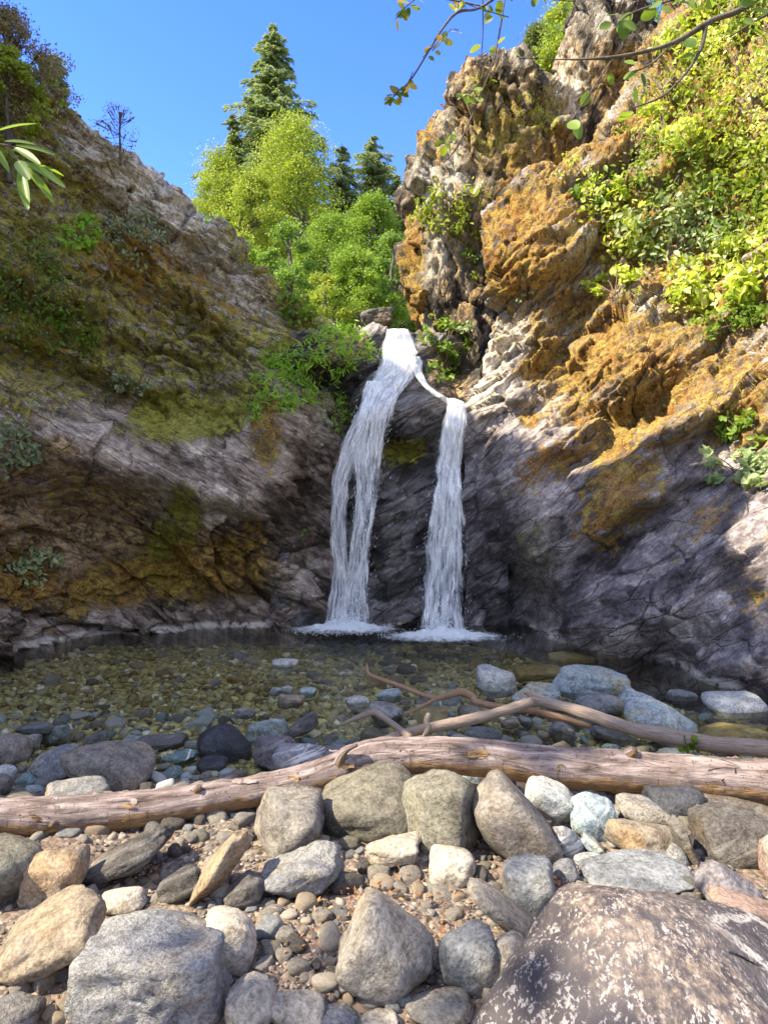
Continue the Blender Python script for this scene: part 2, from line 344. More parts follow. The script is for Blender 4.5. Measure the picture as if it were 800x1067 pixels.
def ground_material():
    m=NT('creek_gravel_ground'); p=m.pos()
    v1=m.vor(p,38,'F1','Color'); v2=m.vor(p,90,'F1','Color'); d=m.vor(p,38); n1=m.noise(p,1.7,5,.6); n2=m.noise(p,14,5,.65)
    g=m.n('ShaderNodeRGBToBW'); m.l(v1,g.inputs[0]); g2=m.n('ShaderNodeRGBToBW'); m.l(v2,g2.inputs[0])
    c=m.ramp(m.math('MULTIPLY_ADD',g.outputs[0],.6,m.math('MULTIPLY',g2.outputs[0],.4)),[(.2,(.05,.04,.033)),(.45,(.125,.098,.078)),(.6,(.20,.16,.128)),(.8,(.30,.26,.21))])
    soil=m.mix(n2,(.10,.07,.055),(.24,.17,.13))
    c=m.mix(m.mr(n1,.42,.58),c,soil)
    # algae brown under the waterline
    sp=m.n('ShaderNodeSeparateXYZ'); m.l(p,sp.inputs[0])
    uw=m.mr(sp.outputs[2],.03,-.05)
    bed=m.ramp(m.math('MULTIPLY_ADD',g.outputs[0],.7,m.math('MULTIPLY',n2,.3)),[(.25,(.10,.085,.03)),(.5,(.25,.205,.075)),(.75,(.44,.37,.15))])
    c=m.mix(uw,c,bed)
    h=m.math('ADD',m.math('MULTIPLY',d,-1.0),m.math('MULTIPLY',n2,.6))
    m.bsdf(c,.85,m.bump(h,.7,.02)); return m.m
M_GROUND=ground_material()
def hill_material():
    m=NT('dry_hill_ground'); p=m.pos(); n=m.noise(p,.6,6,.7); n2=m.noise(p,6,5,.7)
    c=m.ramp(m.math('MULTIPLY_ADD',n,.5,m.math('MULTIPLY',n2,.5)),[(.35,(.06,.08,.02)),(.5,(.16,.16,.05)),(.65,(.32,.27,.12))])
    m.bsdf(c,.9,m.bump(n2,.6,.1)); return m.m
M_HILL=hill_material()
def pebble_material(name,stops,rough=.6):
    m=NT(name); a=m.attr('rnd'); p=m.pos(); n=m.noise(p,60,4,.65)
    c=m.ramp(a,stops); c=m.mix(.5,c,m.ramp(n,[(.3,(.6,.6,.6)),(.7,(1.3,1.3,1.3))]),'MULTIPLY')
    m.bsdf(c,rough,m.bump(n,.3,.01)); return m.m
M_PEB=pebble_material('gravel_pebbles',[(0,(.06,.05,.042)),(.25,(.17,.135,.108)),(.45,(.25,.21,.17)),(.6,(.13,.127,.127)),(.75,(.20,.135,.10)),(.9,(.34,.30,.25)),(1,(.09,.09,.10))])
M_BED=pebble_material('pool_bed_pebbles',[(0,(.06,.05,.02)),(.2,(.20,.165,.06)),(.4,(.38,.31,.11)),(.55,(.22,.21,.10)),(.7,(.52,.44,.16)),(.82,(.14,.15,.12)),(.93,(.55,.50,.32)),(1,(.68,.65,.50))],.4)

def water_material():
    m=NT('clear_creek_water'); p=m.pos()
    # ripples grow towards the foot of the falls
    g=m.n('ShaderNodeVectorMath'); g.operation='DISTANCE'; m.l(p,g.inputs[0]); g.inputs[1].default_value=(.25,8.6,0)
    near=m.mr(g.outputs['Value'],.3,3.2,1.0,.10)
    n1=m.noise(m.map(p,(1,1.8,1)),7,4,.6,.5); n2=m.noise(m.map(p,(1,1.5,1)),26,3,.6)
    h=m.math('MULTIPLY',m.math('ADD',n1,m.math('MULTIPLY',n2,.35)),near)
    nr=m.bump(h,.9,.10)
    fr=m.n('ShaderNodeFresnel'); fr.inputs[0].default_value=1.16; m.l(nr,fr.inputs[1])
    t=m.n('ShaderNodeBsdfTransparent'); t.inputs[0].default_value=(.96,.985,.95,1)
    gl=m.n('ShaderNodeBsdfGlossy'); gl.inputs['Roughness'].default_value=.04; m.l(nr,gl.inputs['Normal'])
    x=m.n('ShaderNodeMixShader'); m.l(fr.outputs[0],x.inputs[0]); m.l(t.outputs[0],x.inputs[1]); m.l(gl.outputs[0],x.inputs[2]); m.l(x.outputs[0],m.out.inputs[0])
    return m.m
M_WATER=water_material()
def fall_material(name,lo,hi,sx,sy):
    m=NT(name); u=m.uv()
    n1=m.noise(m.map(u,(sx,sy,1)),1,5,.62,.35); n2=m.noise(m.map(u,(sx*3.2,sy*2.6,1)),1,3,.6); n3=m.noise(m.map(u,(sx*.35,sy*.7,1)),1,2,.5)
    s=m.math('ADD',m.math('MULTIPLY_ADD',n1,.5,m.math('MULTIPLY',n2,.25)),m.math('MULTIPLY',n3,.25))
    d=m.math('ADD',s,m.attr('dens'))
    a=m.mr(d,lo,hi)
    col=m.mix(m.mr(s,.42,.58),(.82,.88,.95),(.97,.98,.99))
    b=m.n('ShaderNodeBsdfPrincipled'); m.l(col,b.inputs['Base Color']); b.inputs['Roughness'].default_value=.35; b.inputs['Specular IOR Level'].default_value=.5
    m.l(m.bump(s,.5,.03),b.inputs['Normal'])
    tl=m.n('ShaderNodeBsdfTranslucent'); m.l(col,tl.inputs[0])
    mx=m.n('ShaderNodeMixShader'); mx.inputs[0].default_value=.3; m.l(b.outputs[0],mx.inputs[1]); m.l(tl.outputs[0],mx.inputs[2])
    t=m.n('ShaderNodeBsdfTransparent')
    x=m.n('ShaderNodeMixShader'); m.l(a,x.inputs[0]); m.l(t.outputs[0],x.inputs[1]); m.l(mx.outputs[0],x.inputs[2]); m.l(x.outputs[0],m.out.inputs[0])
    return m.m
M_FALL=fall_material('falling_water',.35,.60,26,1.9)
M_FALL2=fall_material('falling_water_veil',.47,.62,40,3.4)
def foam_material():
    m=NT('white_foam'); p=m.pos(); n=m.noise(p,16,5,.7); n2=m.noise(p,60,3,.7)
    a=m.mr(m.math('ADD',m.math('MULTIPLY_ADD',n,.45,m.math('MULTIPLY',n2,.2)),m.attr('dens')),.55,.85)
    b=m.n('ShaderNodeBsdfPrincipled'); b.inputs['Base Color'].default_value=(.82,.88,.93,1); b.inputs['Roughness'].default_value=.6; m.l(m.bump(m.math('ADD',n,n2),.8,.04),b.inputs['Normal'])
    t=m.n('ShaderNodeBsdfTransparent'); x=m.n('ShaderNodeMixShader'); m.l(a,x.inputs[0]); m.l(t.outputs[0],x.inputs[1]); m.l(b.outputs[0],x.inputs[2]); m.l(x.outputs[0],m.out.inputs[0])
    return m.m
M_FOAM=foam_material()
M_DROP=(lambda m:(m.bsdf((.85,.9,.95),.3,None,.6),m.m)[1])(NT('water_droplets'))

# ------------------------------------------------------------------ cliffs from control nets
def crom(P,t):
    # P (n,...) control values, t positions in [0,n-1]
    n=len(P); i=np.clip(np.floor(t).astype(int),0,n-2); f=(t-i)
    g=lambda k:P[np.clip(k,0,n-1)]
    f=f.reshape((-1,)+(1,)*(P.ndim-1))
    p0,p1,p2,p3=g(i-1),g(i),g(i+1),g(i+2)
    return .5*((2*p1)+(-p0+p2)*f+(2*p0-5*p1+4*p2-p3)*f*f+(-p0+3*p1-3*p2+p3)*f**3)
def net(name,rows,usub,vsub,mat,amp,sdir,seed,paint,wrap=False,tune=None,sculpt=None,rough=None):
    P=np.array(rows,dtype=float)  # r,c,3
    tv=np.concatenate([k+np.arange(n)/n for k,n in enumerate(vsub)]+[[len(vsub)]])
    tu=np.concatenate([k+np.arange(n)/n for k,n in enumerate(usub)]+([[len(usub)]] if not wrap else []))
    if wrap:
        PP=np.concatenate([P[:,-1:],P,P[:,:2]],1); G=crom(P,tv) if False else None
        G=crom(PP,tv); G=np.swapaxes(crom(np.swapaxes(G,0,1),tu+1),0,1)
    else:
        G=crom(P,tv); G=np.swapaxes(crom(np.swapaxes(G,0,1),tu),0,1)
    nr,nc=G.shape[:2]
    if wrap:
        Gp=np.concatenate([G[:,-1:],G,G[:,:1]],1); du=Gp[:,2:]-Gp[:,:-2]
    else: du=np.gradient(G,axis=1)
    dv=np.gradient(G,axis=0)
    N=np.cross(du,dv); N/=np.linalg.norm(N,axis=2,keepdims=True)+1e-9
    V=G.reshape(-1,3); N=N.reshape(-1,3)
    n=Vector(sdir).normalized(); n=np.array(n)
    # strata-squeezed space: compress across the foliation
    s=V@n; Vs=V+np.outer(s*1.15,n)
    a=amp
    f1,c1,r1=facet(Vs*.75,seed,.5); f2,c2,r2=facet(Vs*1.9,seed+10,.4); f3,c3,r3=facet(Vs*5.5,seed+20,.3)
    wv=fbm(V*.5,3,seed+30); 
    st=1-np.abs(noise(V*1.2+np.outer(s*9,n),seed+40))*2; st2=1-np.abs(noise(V*3+np.outer(s*26,n),seed+41))*2
    fn=fbm(V*9,3,seed+50)
    d=a*(.32*wv+.30*f1+.17*f2+.055*f3+.028*st+.011*st2+.024*fn-.07*(1-c1)-.04*(1-c2)-.012*(1-c3))
    t_=np.array([n[2],0,-n[0]]); sl=np.stack([V@n*1.7,V@t_*.38,V[:,1]*.6],1)
    slab=1-np.abs(noise(sl,seed+90))*2.2; slab2=1-np.abs(noise(sl*2.6+3,seed+91))*2.2
    if rough is not None:
        k=rough(V); d=d*k+a*(1-k)*(.24*slab+.075*slab2+.18*wv+.006*fn)
    V2=V+N*d[:,None]
    if sculpt:
        px,py=PXY(V2)
        wx=14*fbm(V*1.6,2,seed+60); wy=14*fbm(V*1.6,2,seed+61)
        for b in sculpt:
            k=blobs(px+wx,py+wy,[b[:5]])*b[5]
            V2=V2*(1+(k/np.maximum(V2[:,1],1))[:,None]*np.array([1,1,0]))+np.outer(k*(CAMZ-0)/np.maximum(V2[:,1],1)*0,[0,0,1])
            V2[:,2]+= (V2[:,2]-CAMZ)*k/np.maximum(V2[:,1],1)
    px,py=PXY(V2)
    at=paint(px,py,V2,N)
    band=np.exp(-((V2[:,2]-.045)/.04)**4)*sm(fbm(V2*2,2,seed+80),-.35,.1)*(V2[:,1]<8.7)
    at['line']=band; at['wet']=at['wet']*(1-band); 
    at['cell']=(r1*.3+r2*.4+r3*.3)
    for k in ('green','gold','brown','pale','lichen','wet'): at.setdefault(k,np.zeros(len(V2)))
    Fs=gridfaces(nr,nc,wrap)
    ob=mk(name,V2,Fs,mat,attrs=at)
    return ob,V2,Fs
def blobs(px,py,L):
    o=np.zeros(len(px))
    for b in L:
        cx,cy,rx,ry=b[:4]; ang=R(b[4]) if len(b)>4 else 0; st=b[5] if len(b)>5 else 1
        dx,dy=px-cx,-(py-cy); u=(dx*math.cos(ang)+dy*math.sin(ang))/rx; v=(-dx*math.sin(ang)+dy*math.cos(ang))/ry
        o=np.maximum(o,st*np.exp(-(u*u+v*v)**1.5*.7))
    return o
def zrow(pxs,z,Ys): return [((p-CX)/F*y,y,z) for p,y in zip(pxs,Ys)]
def prow(pxs,pys,Ys): return [W(p,q,y) for p,q,y in zip(pxs,pys,Ys)]
CL=[]
# ---- left cliff
pl=[-500,-250,-80,20,90,160,230,290,330,358]
def nearcol(z,x=-4.3,Y=2.5): return (x,Y,z)
rows=[]
hz=[.7,1.4,2.1,3.0,4.6,6.6,8.8]
def left_row(z3,Y3,pys,Ys,nz):
    r=[nearcol(nz)]
    r+= [((p-CX)/F*y,y,z) for p,y,z in zip(pl[:3],Y3,z3)]
    r+= prow(pl[3:],pys,Ys); return r
Yw=[3.2,4.6,5.9,6.9,7.8,8.2,8.5,8.7,8.9,9.1]
rows.append([nearcol(-.7)]+zrow(pl,-.7,Yw))
rows.append([nearcol(0.0)]+zrow(pl,0.0,Yw))
rows.append([nearcol(.4)]+zrow(pl,.65,[3.2,4.6,5.9,6.95,7.8,8.15,8.4,8.7,9.1,9.4]))
rows.append(left_row([1.4,1.4,1.4],[3.15,4.6,5.9],[543,540,550,562,552,540,530],[6.9,7.75,8.1,8.3,8.7,9.3,9.6],.7))
rows.append(left_row([2.2,2.2,2.1],[3.2,4.8,6.0],[482,470,495,520,490,465,450],[7.0,7.9,8.15,8.35,8.75,9.4,9.7],1.0))
rows.append(left_row([3.4,3.2,2.8],[3.3,5.1,6.6],[425,412,430,458,425,405,398],[7.6,8.6,9.0,9.1,9.2,9.6,9.9],1.4))
rows.append(left_row([5.0,4.8,4.2],[3.4,5.4,7.0],[335,325,345,372,380,375,375],[8.0,8.9,9.3,9.5,9.6,9.9,10.1],1.8))
rows.append(left_row([7.0,6.4,5.4],[3.5,5.7,7.1],[235,225,248,292,330,352,360],[8.1,8.9,9.3,9.7,9.9,10.1,10.3],2.1))
rows.append(left_row([10.5,10.0,7.1],[3.6,5.9,7.2],[92,127,174,251,317,345,352],[8.0,8.8,9.3,9.8,10.1,10.3,10.5],2.3))
last=np.array(rows[-1]); 
b1=last+np.array([[-.5,1.0,-.45]]); b1[0]=last[0]+np.array([-1.3,.2,-.3]); b1[1:4]=last[1:4]+np.array([[-1.2,0,.8],[-1.3,0,.9],[-1.4,.1,2.6]]); rows.append(b1.tolist())
b2=last+np.array([[-1.5,3.0,-2.5]]); b2[0:4]=last[0:4]+np.array([-4.0,.5,-2.5]); rows.append(b2.tolist())
SC_L=[(80,580,110,50,0,.45),(170,545,60,30,-10,.25),(40,520,60,30,0,.35),(225,590,40,50,0,-.25),(130,480,90,22,-22,-.28),(230,500,60,26,-20,-.3),(175,430,70,20,0,.3),(290,450,22,50,0,-.25),(250,630,60,16,0,.2),(120,330,60,20,-35,-.25),(220,330,70,16,-40,-.25),(60,400,80,16,-20,.3),(200,390,60,14,-20,.2),(100,220,30,30,0,.25),(180,220,30,18,-30,-.2),(320,540,16,60,0,.25)]
def paintL(px,py,V,N):
    up=sm(N[:,2],.1,.6) if N[:,2].mean()>0 else sm(-N[:,2],.1,.6)
    upper=sm(430-py-.15*(px-150),-30,40)
    ridge=blobs(px,py,[(150,195,60,28,-40,1),(185,230,50,30,-45,.9),(240,290,50,16,-45,.8),(110,150,40,25,-30,.6)])
    green=np.maximum(blobs(px,py,[(200,436,74,26,8,.85),(170,422,36,20,20,.85),(245,410,50,16,15,.6),(178,580,30,44,0,.8),(192,540,20,40,0,.7),(265,450,26,40,0,.35),(25,560,30,30,0,.35),(215,400,50,10,15,.5)]),upper*.54*(1-ridge*.8))
    gold=blobs(px,py,[(225,590,60,40,0,.66),(132,610,90,34,10,.6),(20,600,60,34,0,.58),(278,450,20,50,0,.55),(262,560,20,50,0,.5),(120,300,130,90,0,.40),(30,330,80,80,0,.40),(220,320,60,40,-35,.36),(60,520,90,30,0,.42)])
    brown=np.maximum(blobs(px,py,[(60,560,110,70,0,.95),(150,590,130,50,0,.9),(40,480,60,30,0,.7),(260,600,40,50,0,.7)]),upper*.62*(1-ridge))
    pale=np.clip(ridge*.9+upper*.15,0,1)
    lich=upper*.9-.25
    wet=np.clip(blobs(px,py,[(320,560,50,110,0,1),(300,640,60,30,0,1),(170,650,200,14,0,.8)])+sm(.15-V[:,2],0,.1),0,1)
    return dict(green=green,gold=gold,brown=brown*(1-wet*.5),pale=pale,lichen=lich,wet=wet)
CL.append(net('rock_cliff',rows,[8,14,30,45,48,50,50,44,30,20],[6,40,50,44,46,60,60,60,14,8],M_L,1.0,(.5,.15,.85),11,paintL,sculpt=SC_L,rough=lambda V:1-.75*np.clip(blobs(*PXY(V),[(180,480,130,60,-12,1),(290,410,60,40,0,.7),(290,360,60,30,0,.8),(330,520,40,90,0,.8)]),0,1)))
tag(CL[-1][0],'mossy brown and purple rock cliff sloping down to the pool on the left','cliff',kind='structure')
# ---- centre cliff behind the falls
pc=[280,318,350,385,415,445,470,500,530]
rows=[zrow(pc,-.7,[8.9,9,9,8.9,9,9.1,9,8.95,8.9]),
 zrow(pc,0,[8.95,9.05,9.1,9.0,8.9,9.1,9.15,9.0,8.9]),
 prow(pc,[590]*9,[9.0,9.3,9.3,9.1,8.95,9.15,9.3,9.1,9.0]),
 prow(pc,[520]*9,[9.1,9.4,9.45,9.15,9.0,9.15,9.4,9.2,9.1]),
 prow(pc,[470,468,465,480,488,470,465,465,465],[9.3,9.5,9.55,9.35,9.3,9.35,9.5,9.3,9.2]),
 prow(pc,[440,430,430,445,452,440,445,440,440],[9.4,9.5,9.6,9.3,9.1,9.2,9.5,9.4,9.3]),
 prow(pc,[400,400,395,405,408,408,428,415,415],[9.7,9.5,9.6,9.6,9.5,9.5,9.65,9.7,9.6]),
 prow(pc,[372,365,360,372,378,385,395,390,390],[9.9,9.6,9.6,9.85,9.95,10.1,10.1,10.1,10.0]),
 prow(pc,[352,344,340,347,349,352,358,360,360],[10.1,9.9,9.8,10.15,10.2,10.3,10.4,10.4,10.4])]
last=np.array(rows[-1]); rows.append((last+np.array([0,.8,0.02])).tolist()); rows.append((last+np.array([0,4,.1])).tolist()); rows.append((last+np.array([0,6,-2])).tolist())
def paintC(px,py,V,N):
    green=blobs(px,py,[(420,470,32,16,10,.75),(345,430,26,30,0,.5),(345,370,35,30,0,.45),(330,490,20,40,0,.35),(475,380,25,25,0,.5),(400,580,20,60,0,.3)])
    brown=blobs(px,py,[(345,360,40,25,0,.6),(470,385,25,30,0,.8),(310,620,30,20,0,.3)])
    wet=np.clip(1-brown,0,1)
    return dict(green=green,gold=green*0,brown=brown,pale=sm(349-py,0,8)*.6,lichen=green*0-.6,wet=wet)
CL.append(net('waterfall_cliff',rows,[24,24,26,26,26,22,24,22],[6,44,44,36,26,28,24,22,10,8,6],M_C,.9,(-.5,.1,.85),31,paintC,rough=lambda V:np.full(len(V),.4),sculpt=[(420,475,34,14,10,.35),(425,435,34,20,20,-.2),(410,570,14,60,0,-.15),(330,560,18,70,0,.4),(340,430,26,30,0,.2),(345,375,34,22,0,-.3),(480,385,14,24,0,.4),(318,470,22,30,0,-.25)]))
tag(CL[-1][0],'dark wet rock face behind and between the two falling streams','cliff',kind='structure')
# ---- right cliff
pr=[486,512,552,605,670,740,800,900,1100,1500]
Yr=[9.0,8.85,8.4,7.7,6.85,6.1,5.5,4.7,3.7,2.6]
def rrow(px,py,Y): return prow(px,py,Y)
off=[900,1100,1500]
rows=[zrow(pr,-.7,Yr),zrow(pr,0,Yr),
 prow(pr,[605,608,600,600,605,612,620,640,680,760],[9.0,8.95,8.6,7.8,7.0,6.3,5.75,5.0,4.0,2.8]),
 prow(pr,[535,535,530,530,530,530,535,540,545,560],[9.05,8.95,8.45,8.0,7.4,6.8,6.3,5.4,4.3,3.0]),
 prow(pr,[470,468,462,460,460,455,450,440,430,380],[9.15,9.0,8.6,8.3,7.9,7.3,6.8,5.8,4.6,3.2]),
 prow([488,512,552,605,670,740,800]+off,[408,405,398,395,392,385,375,350,300,180],[9.4,9.15,8.8,8.6,8.2,7.7,7.2,6.2,4.9,3.4]),
 prow([506,524,556,605,670,740,800]+off,[330,325,318,310,300,290,280,240,150,-50],[9.6,9.35,9.1,8.9,8.6,8.1,7.6,6.6,5.2,3.6]),
 prow([500,520,552,600,668,740,800]+off,[252,245,238,228,210,180,150,100,-50,-350],[9.8,9.55,9.35,9.2,9.0,8.6,8.1,7.0,5.5,3.8]),
 prow([508,530,562,603,664,730,800]+off,[222,203,186,166,80,-30,-110,-250,-500,-900],[10.1,9.9,9.8,9.8,9.9,9.9,9.6,8,6,4.2])]
last=np.array(rows[-1]); rows.append((last+np.array([.4,1.0,-.1])).tolist()); rows.append((last+np.array([1.5,3.5,-1.5])).tolist())
def paintR(px,py,V,N):
    top=sm(440+.12*(px-540)-py,-30,30)*sm(px,525,560)
    gold=np.maximum(blobs(px,py,[(560,260,90,80,0,.60),(520,300,24,70,0,.6),(640,370,110,50,10,.66),(690,420,110,50,20,.60),(650,515,62,38,35,.64),(655,460,60,34,0,.54),(553,437,18,10,0,.7),(570,485,40,24,30,.5),(625,560,34,36,60,.46),(770,400,80,60,0,.56),(740,540,90,34,20,.40),(790,620,40,34,0,.42),(600,420,50,30,20,.4),(700,570,26,36,0,.38),(600,330,60,60,0,.5),(720,330,120,70,20,.55),(535,220,50,30,40,.55),(470,400,14,14,0,.3)]),top*.5)
    green=blobs(px,py,[(660,490,40,20,20,.36),(550,560,22,24,0,.4),(590,230,60,40,0,.38),(700,250,100,90,0,.35)])
    brown=np.maximum(top*.6,blobs(px,py,[(760,440,70,50,0,.55),(600,250,80,60,0,.55),(740,540,70,30,0,.4),(535,600,30,40,0,.3),(480,390,14,30,0,.3)]))
    pale=np.clip(blobs(px,py,[(505,375,26,50,0,1),(530,345,30,24,0,.8),(590,340,40,40,0,.5),(560,580,20,50,0,.5),(700,330,60,60,0,.6)])+top*.35,0,1)
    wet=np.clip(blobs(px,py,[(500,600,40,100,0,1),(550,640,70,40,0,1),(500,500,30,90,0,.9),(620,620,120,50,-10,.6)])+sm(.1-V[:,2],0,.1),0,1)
    return dict(green=green,gold=gold,brown=brown,pale=pale,lichen=top*.9-.35,wet=wet)
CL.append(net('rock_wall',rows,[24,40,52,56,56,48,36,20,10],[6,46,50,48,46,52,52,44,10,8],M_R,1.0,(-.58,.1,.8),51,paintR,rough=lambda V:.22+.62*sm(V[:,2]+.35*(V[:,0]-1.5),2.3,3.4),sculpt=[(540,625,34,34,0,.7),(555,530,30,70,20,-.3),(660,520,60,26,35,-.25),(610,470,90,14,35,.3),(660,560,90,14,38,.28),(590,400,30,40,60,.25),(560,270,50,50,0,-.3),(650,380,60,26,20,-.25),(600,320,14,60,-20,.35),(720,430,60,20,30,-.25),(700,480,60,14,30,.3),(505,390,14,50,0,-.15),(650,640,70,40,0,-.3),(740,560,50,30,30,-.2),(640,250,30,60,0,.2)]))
tag(CL[-1][0],'tall right rock wall with golden moss above and purple grey streaked rock below','cliff',kind='structure')
# ---- spires
def spire(name,lev,Yc,dep,seed,paint,us,vs,amp=.8):
    rows=[]
    n=14
    for (py,l,r) in lev:
        cx=(l+r)/2; hw=(r-l)/2/F*(Yc-.2); 
        c=W(cx,py,Yc); row=[]
        for k in range(n):
            a=2*math.pi*k/n
            ca,sa=math.cos(a),math.sin(a)
            ex=.7
            x=c[0]+hw*math.copysign(abs(ca)**ex,ca); y=Yc+dep*min(1.0,hw/.7)*math.copysign(abs(sa)**ex,sa)
            row.append((x,y,c[2]))
        rows.append(row)
    tc=W((lev[-1][1]+lev[-1][2])/2,lev[-1][0]-2,Yc); rows.append([tc]*n)
    return net(name,rows,[us]*n,[vs]*(len(rows)-1),M_S,amp,(.9,.1,.25),seed,paint,wrap=True)
def paintS(px,py,V,N):
    gold=blobs(px,py,[(430,290,16,80,0,.66),(448,150,20,50,30,.5),(560,180,70,40,30,.5),(520,250,50,70,0,.42),(500,110,50,40,0,.35),(650,80,40,60,0,.4)])
    green=blobs(px,py,[(520,140,50,50,0,.5),(560,120,40,40,0,.55),(505,90,30,20,0,.5)])
    brown=blobs(px,py,[(530,130,70,60,0,.8),(560,200,50,70,0,.75),(500,90,40,30,0,.65),(440,320,20,30,0,.5),(640,90,50,60,0,.6),(590,60,30,40,0,.5),(500,270,60,90,0,.6),(460,120,30,40,30,.5)])
    pale=blobs(px,py,[(460,190,24,50,0,.7),(450,250,24,40,0,.5),(590,90,16,36,0,1)])
    return dict(green=green,gold=gold,brown=brown,pale=pale,lichen=0*px+.22,wet=0*px)
CL.append(spire('rock_spire',[(420,432,610),(350,428,605),(300,425,600),(250,425,600),(200,432,600),(150,447,600),(122,462,590),(98,480,560),(80,494,535),(73,500,526)],11.4,1.1,71,paintS,22,24))
tag(CL[-1][0],'grey rock spire with a rounded top standing right of the waterfall lip','rock spire',kind='structure')
CL.append(spire('rock_spire',[(260,556,705),(200,560,705),(150,562,702),(110,568,698),(75,577,690),(48,586,676),(30,594,660),(22,598,650)],11.9,1.0,91,paintS,18,24,.7))
tag(CL[-1][0],'jagged darker rock peak behind the right wall with a pale patch','rock spire',kind='structure')
print('cliffs',time.time()-T0)
# ------------------------------------------------------------------ creek bed and terrain
def bedz(x,Y):
    x=np.asarray(x,float); Y=np.asarray(Y,float)
    z=.16-.0*Y
    t=sm(Y,2.8,4.7); z=.15*(1-t)+(-.11)*t
    z=z-.16*sm(Y,4.6,6.6)*(1-.55*sm(-x,0.2,2.5))
    z=z-.02*sm(Y,7.6,8.5)*sm(x+.9,0,.6)
    z=z-.07*sm(Y,3.2,4.2)*sm(x,.6,1.6)
    z=z+.10*np.sin(x*1.3+.4)*.3+.05*(x>0)*0
    z=z+.06*sm(np.abs(x),1.2,2.6)*(1-sm(Y,2.6,3.6))
    z=z-.35*sm(-Y,-.5,6)
    P=np.stack([x.ravel(),Y.ravel(),np.zeros(x.size)],1)
    z=z+(.05*fbm(P*1.4,3,5)).reshape(x.shape)
    return z
xs=np.linspace(-5.5,5.5,240); ys=np.concatenate([np.linspace(-14,.4,30),np.linspace(.45,10.2,240)])
XX,YY=np.meshgrid(xs,ys); ZZ=bedz(XX,YY)
PZ=np.stack([XX.ravel(),YY.ravel(),ZZ.ravel()],1); PZ[:,2]+=.012*fbm(PZ*9,2,6)
bedF=gridfaces(len(ys),len(xs))
bed=mk('creek_bed',PZ,bedF,M_GROUND); tag(bed,'brown gravel creek bank and pool bottom','ground',kind='structure')
# far terrain
xs=np.concatenate([np.linspace(-400,-40,14),np.linspace(-36,40,78),np.linspace(46,400,14)]); ys=np.concatenate([np.linspace(-400,-40,14),np.linspace(-36,80,118),np.linspace(90,600,20)])
XX,YY=np.meshgrid(xs,ys)
inside=(1-sm(np.abs(XX),5.2,7.0))*(1-sm(YY,10.5,12.5))
back=3.9+.17*(YY-11)*sm(YY,11,14)
side=np.where(YY>0,4.5,1.2+3.3*sm(YY,-4,3))*1.0
left=side+.10*np.maximum(np.abs(XX)-6,0)
z=np.where(YY>11,back,left*(1-sm(YY,8,12))+3.9*sm(YY,8,12))
z=np.minimum(z,12+.02*np.hypot(XX,YY))
hillr=26*np.exp(-(((XX-26)/15)**2+((YY-42)/20)**2))
z=z+hillr+12*np.exp(-(((XX+40)/14)**2+((YY-50)/20)**2))
P=np.stack([XX.ravel(),YY.ravel(),0*XX.ravel()],1)
z=z+(.5*fbm(P*.15,3,3)).reshape(z.shape)
z=z*(1-inside)+(-2.2)*inside
TV=np.stack([XX.ravel(),YY.ravel(),z.ravel()],1); TF=gridfaces(len(ys),len(xs))
ter=mk('terrain',TV,TF,M_HILL); tag(ter,'dry grassy hillside above and behind the gorge','terrain',kind='structure')
def bvh(V,Fs): return BVHTree.FromPolygons([tuple(v) for v in V.tolist()],[tuple(f) for f in Fs.tolist()])
BV=[bvh(v,f) for _,v,f in CL]; BT=bvh(TV,TF)
def hit(px,py,which=None):
    d=Vector(W(px,py,1.0))-Vector((0,0,CAMZ)); d.normalize(); best=None
    for k,b in enumerate(BV):
        if which is not None and k not in which: continue
        h=b.ray_cast(Vector((0,0,CAMZ)),d)
        if h[0] is not None and (best is None or h[3]<best[1]): best=(h[0],h[3],h[1])
    if best is None: return None,None
    n=best[2]
    if n.dot(d)>0: n=-n
    return best[0],n
def terz(x,y):
    h=BT.ray_cast(Vector((x,y,200)),Vector((0,0,-1))); return h[0].z if h[0] else 0
print('bvh',time.time()-T0)
# water
xs=np.linspace(-5.2,5.2,60); ys=np.linspace(-12,9.9,90); XX,YY=np.meshgrid(xs,ys)
zz=0*XX; zz=np.where(YY<1.5,-.25*sm(-YY,-1.5,4),0)
o=mk('water',np.stack([XX.ravel(),YY.ravel(),zz.ravel()],1),gridfaces(len(ys),len(xs)),M_WATER); tag(o,'clear shallow pool of water below the falls','pool water',kind='structure')
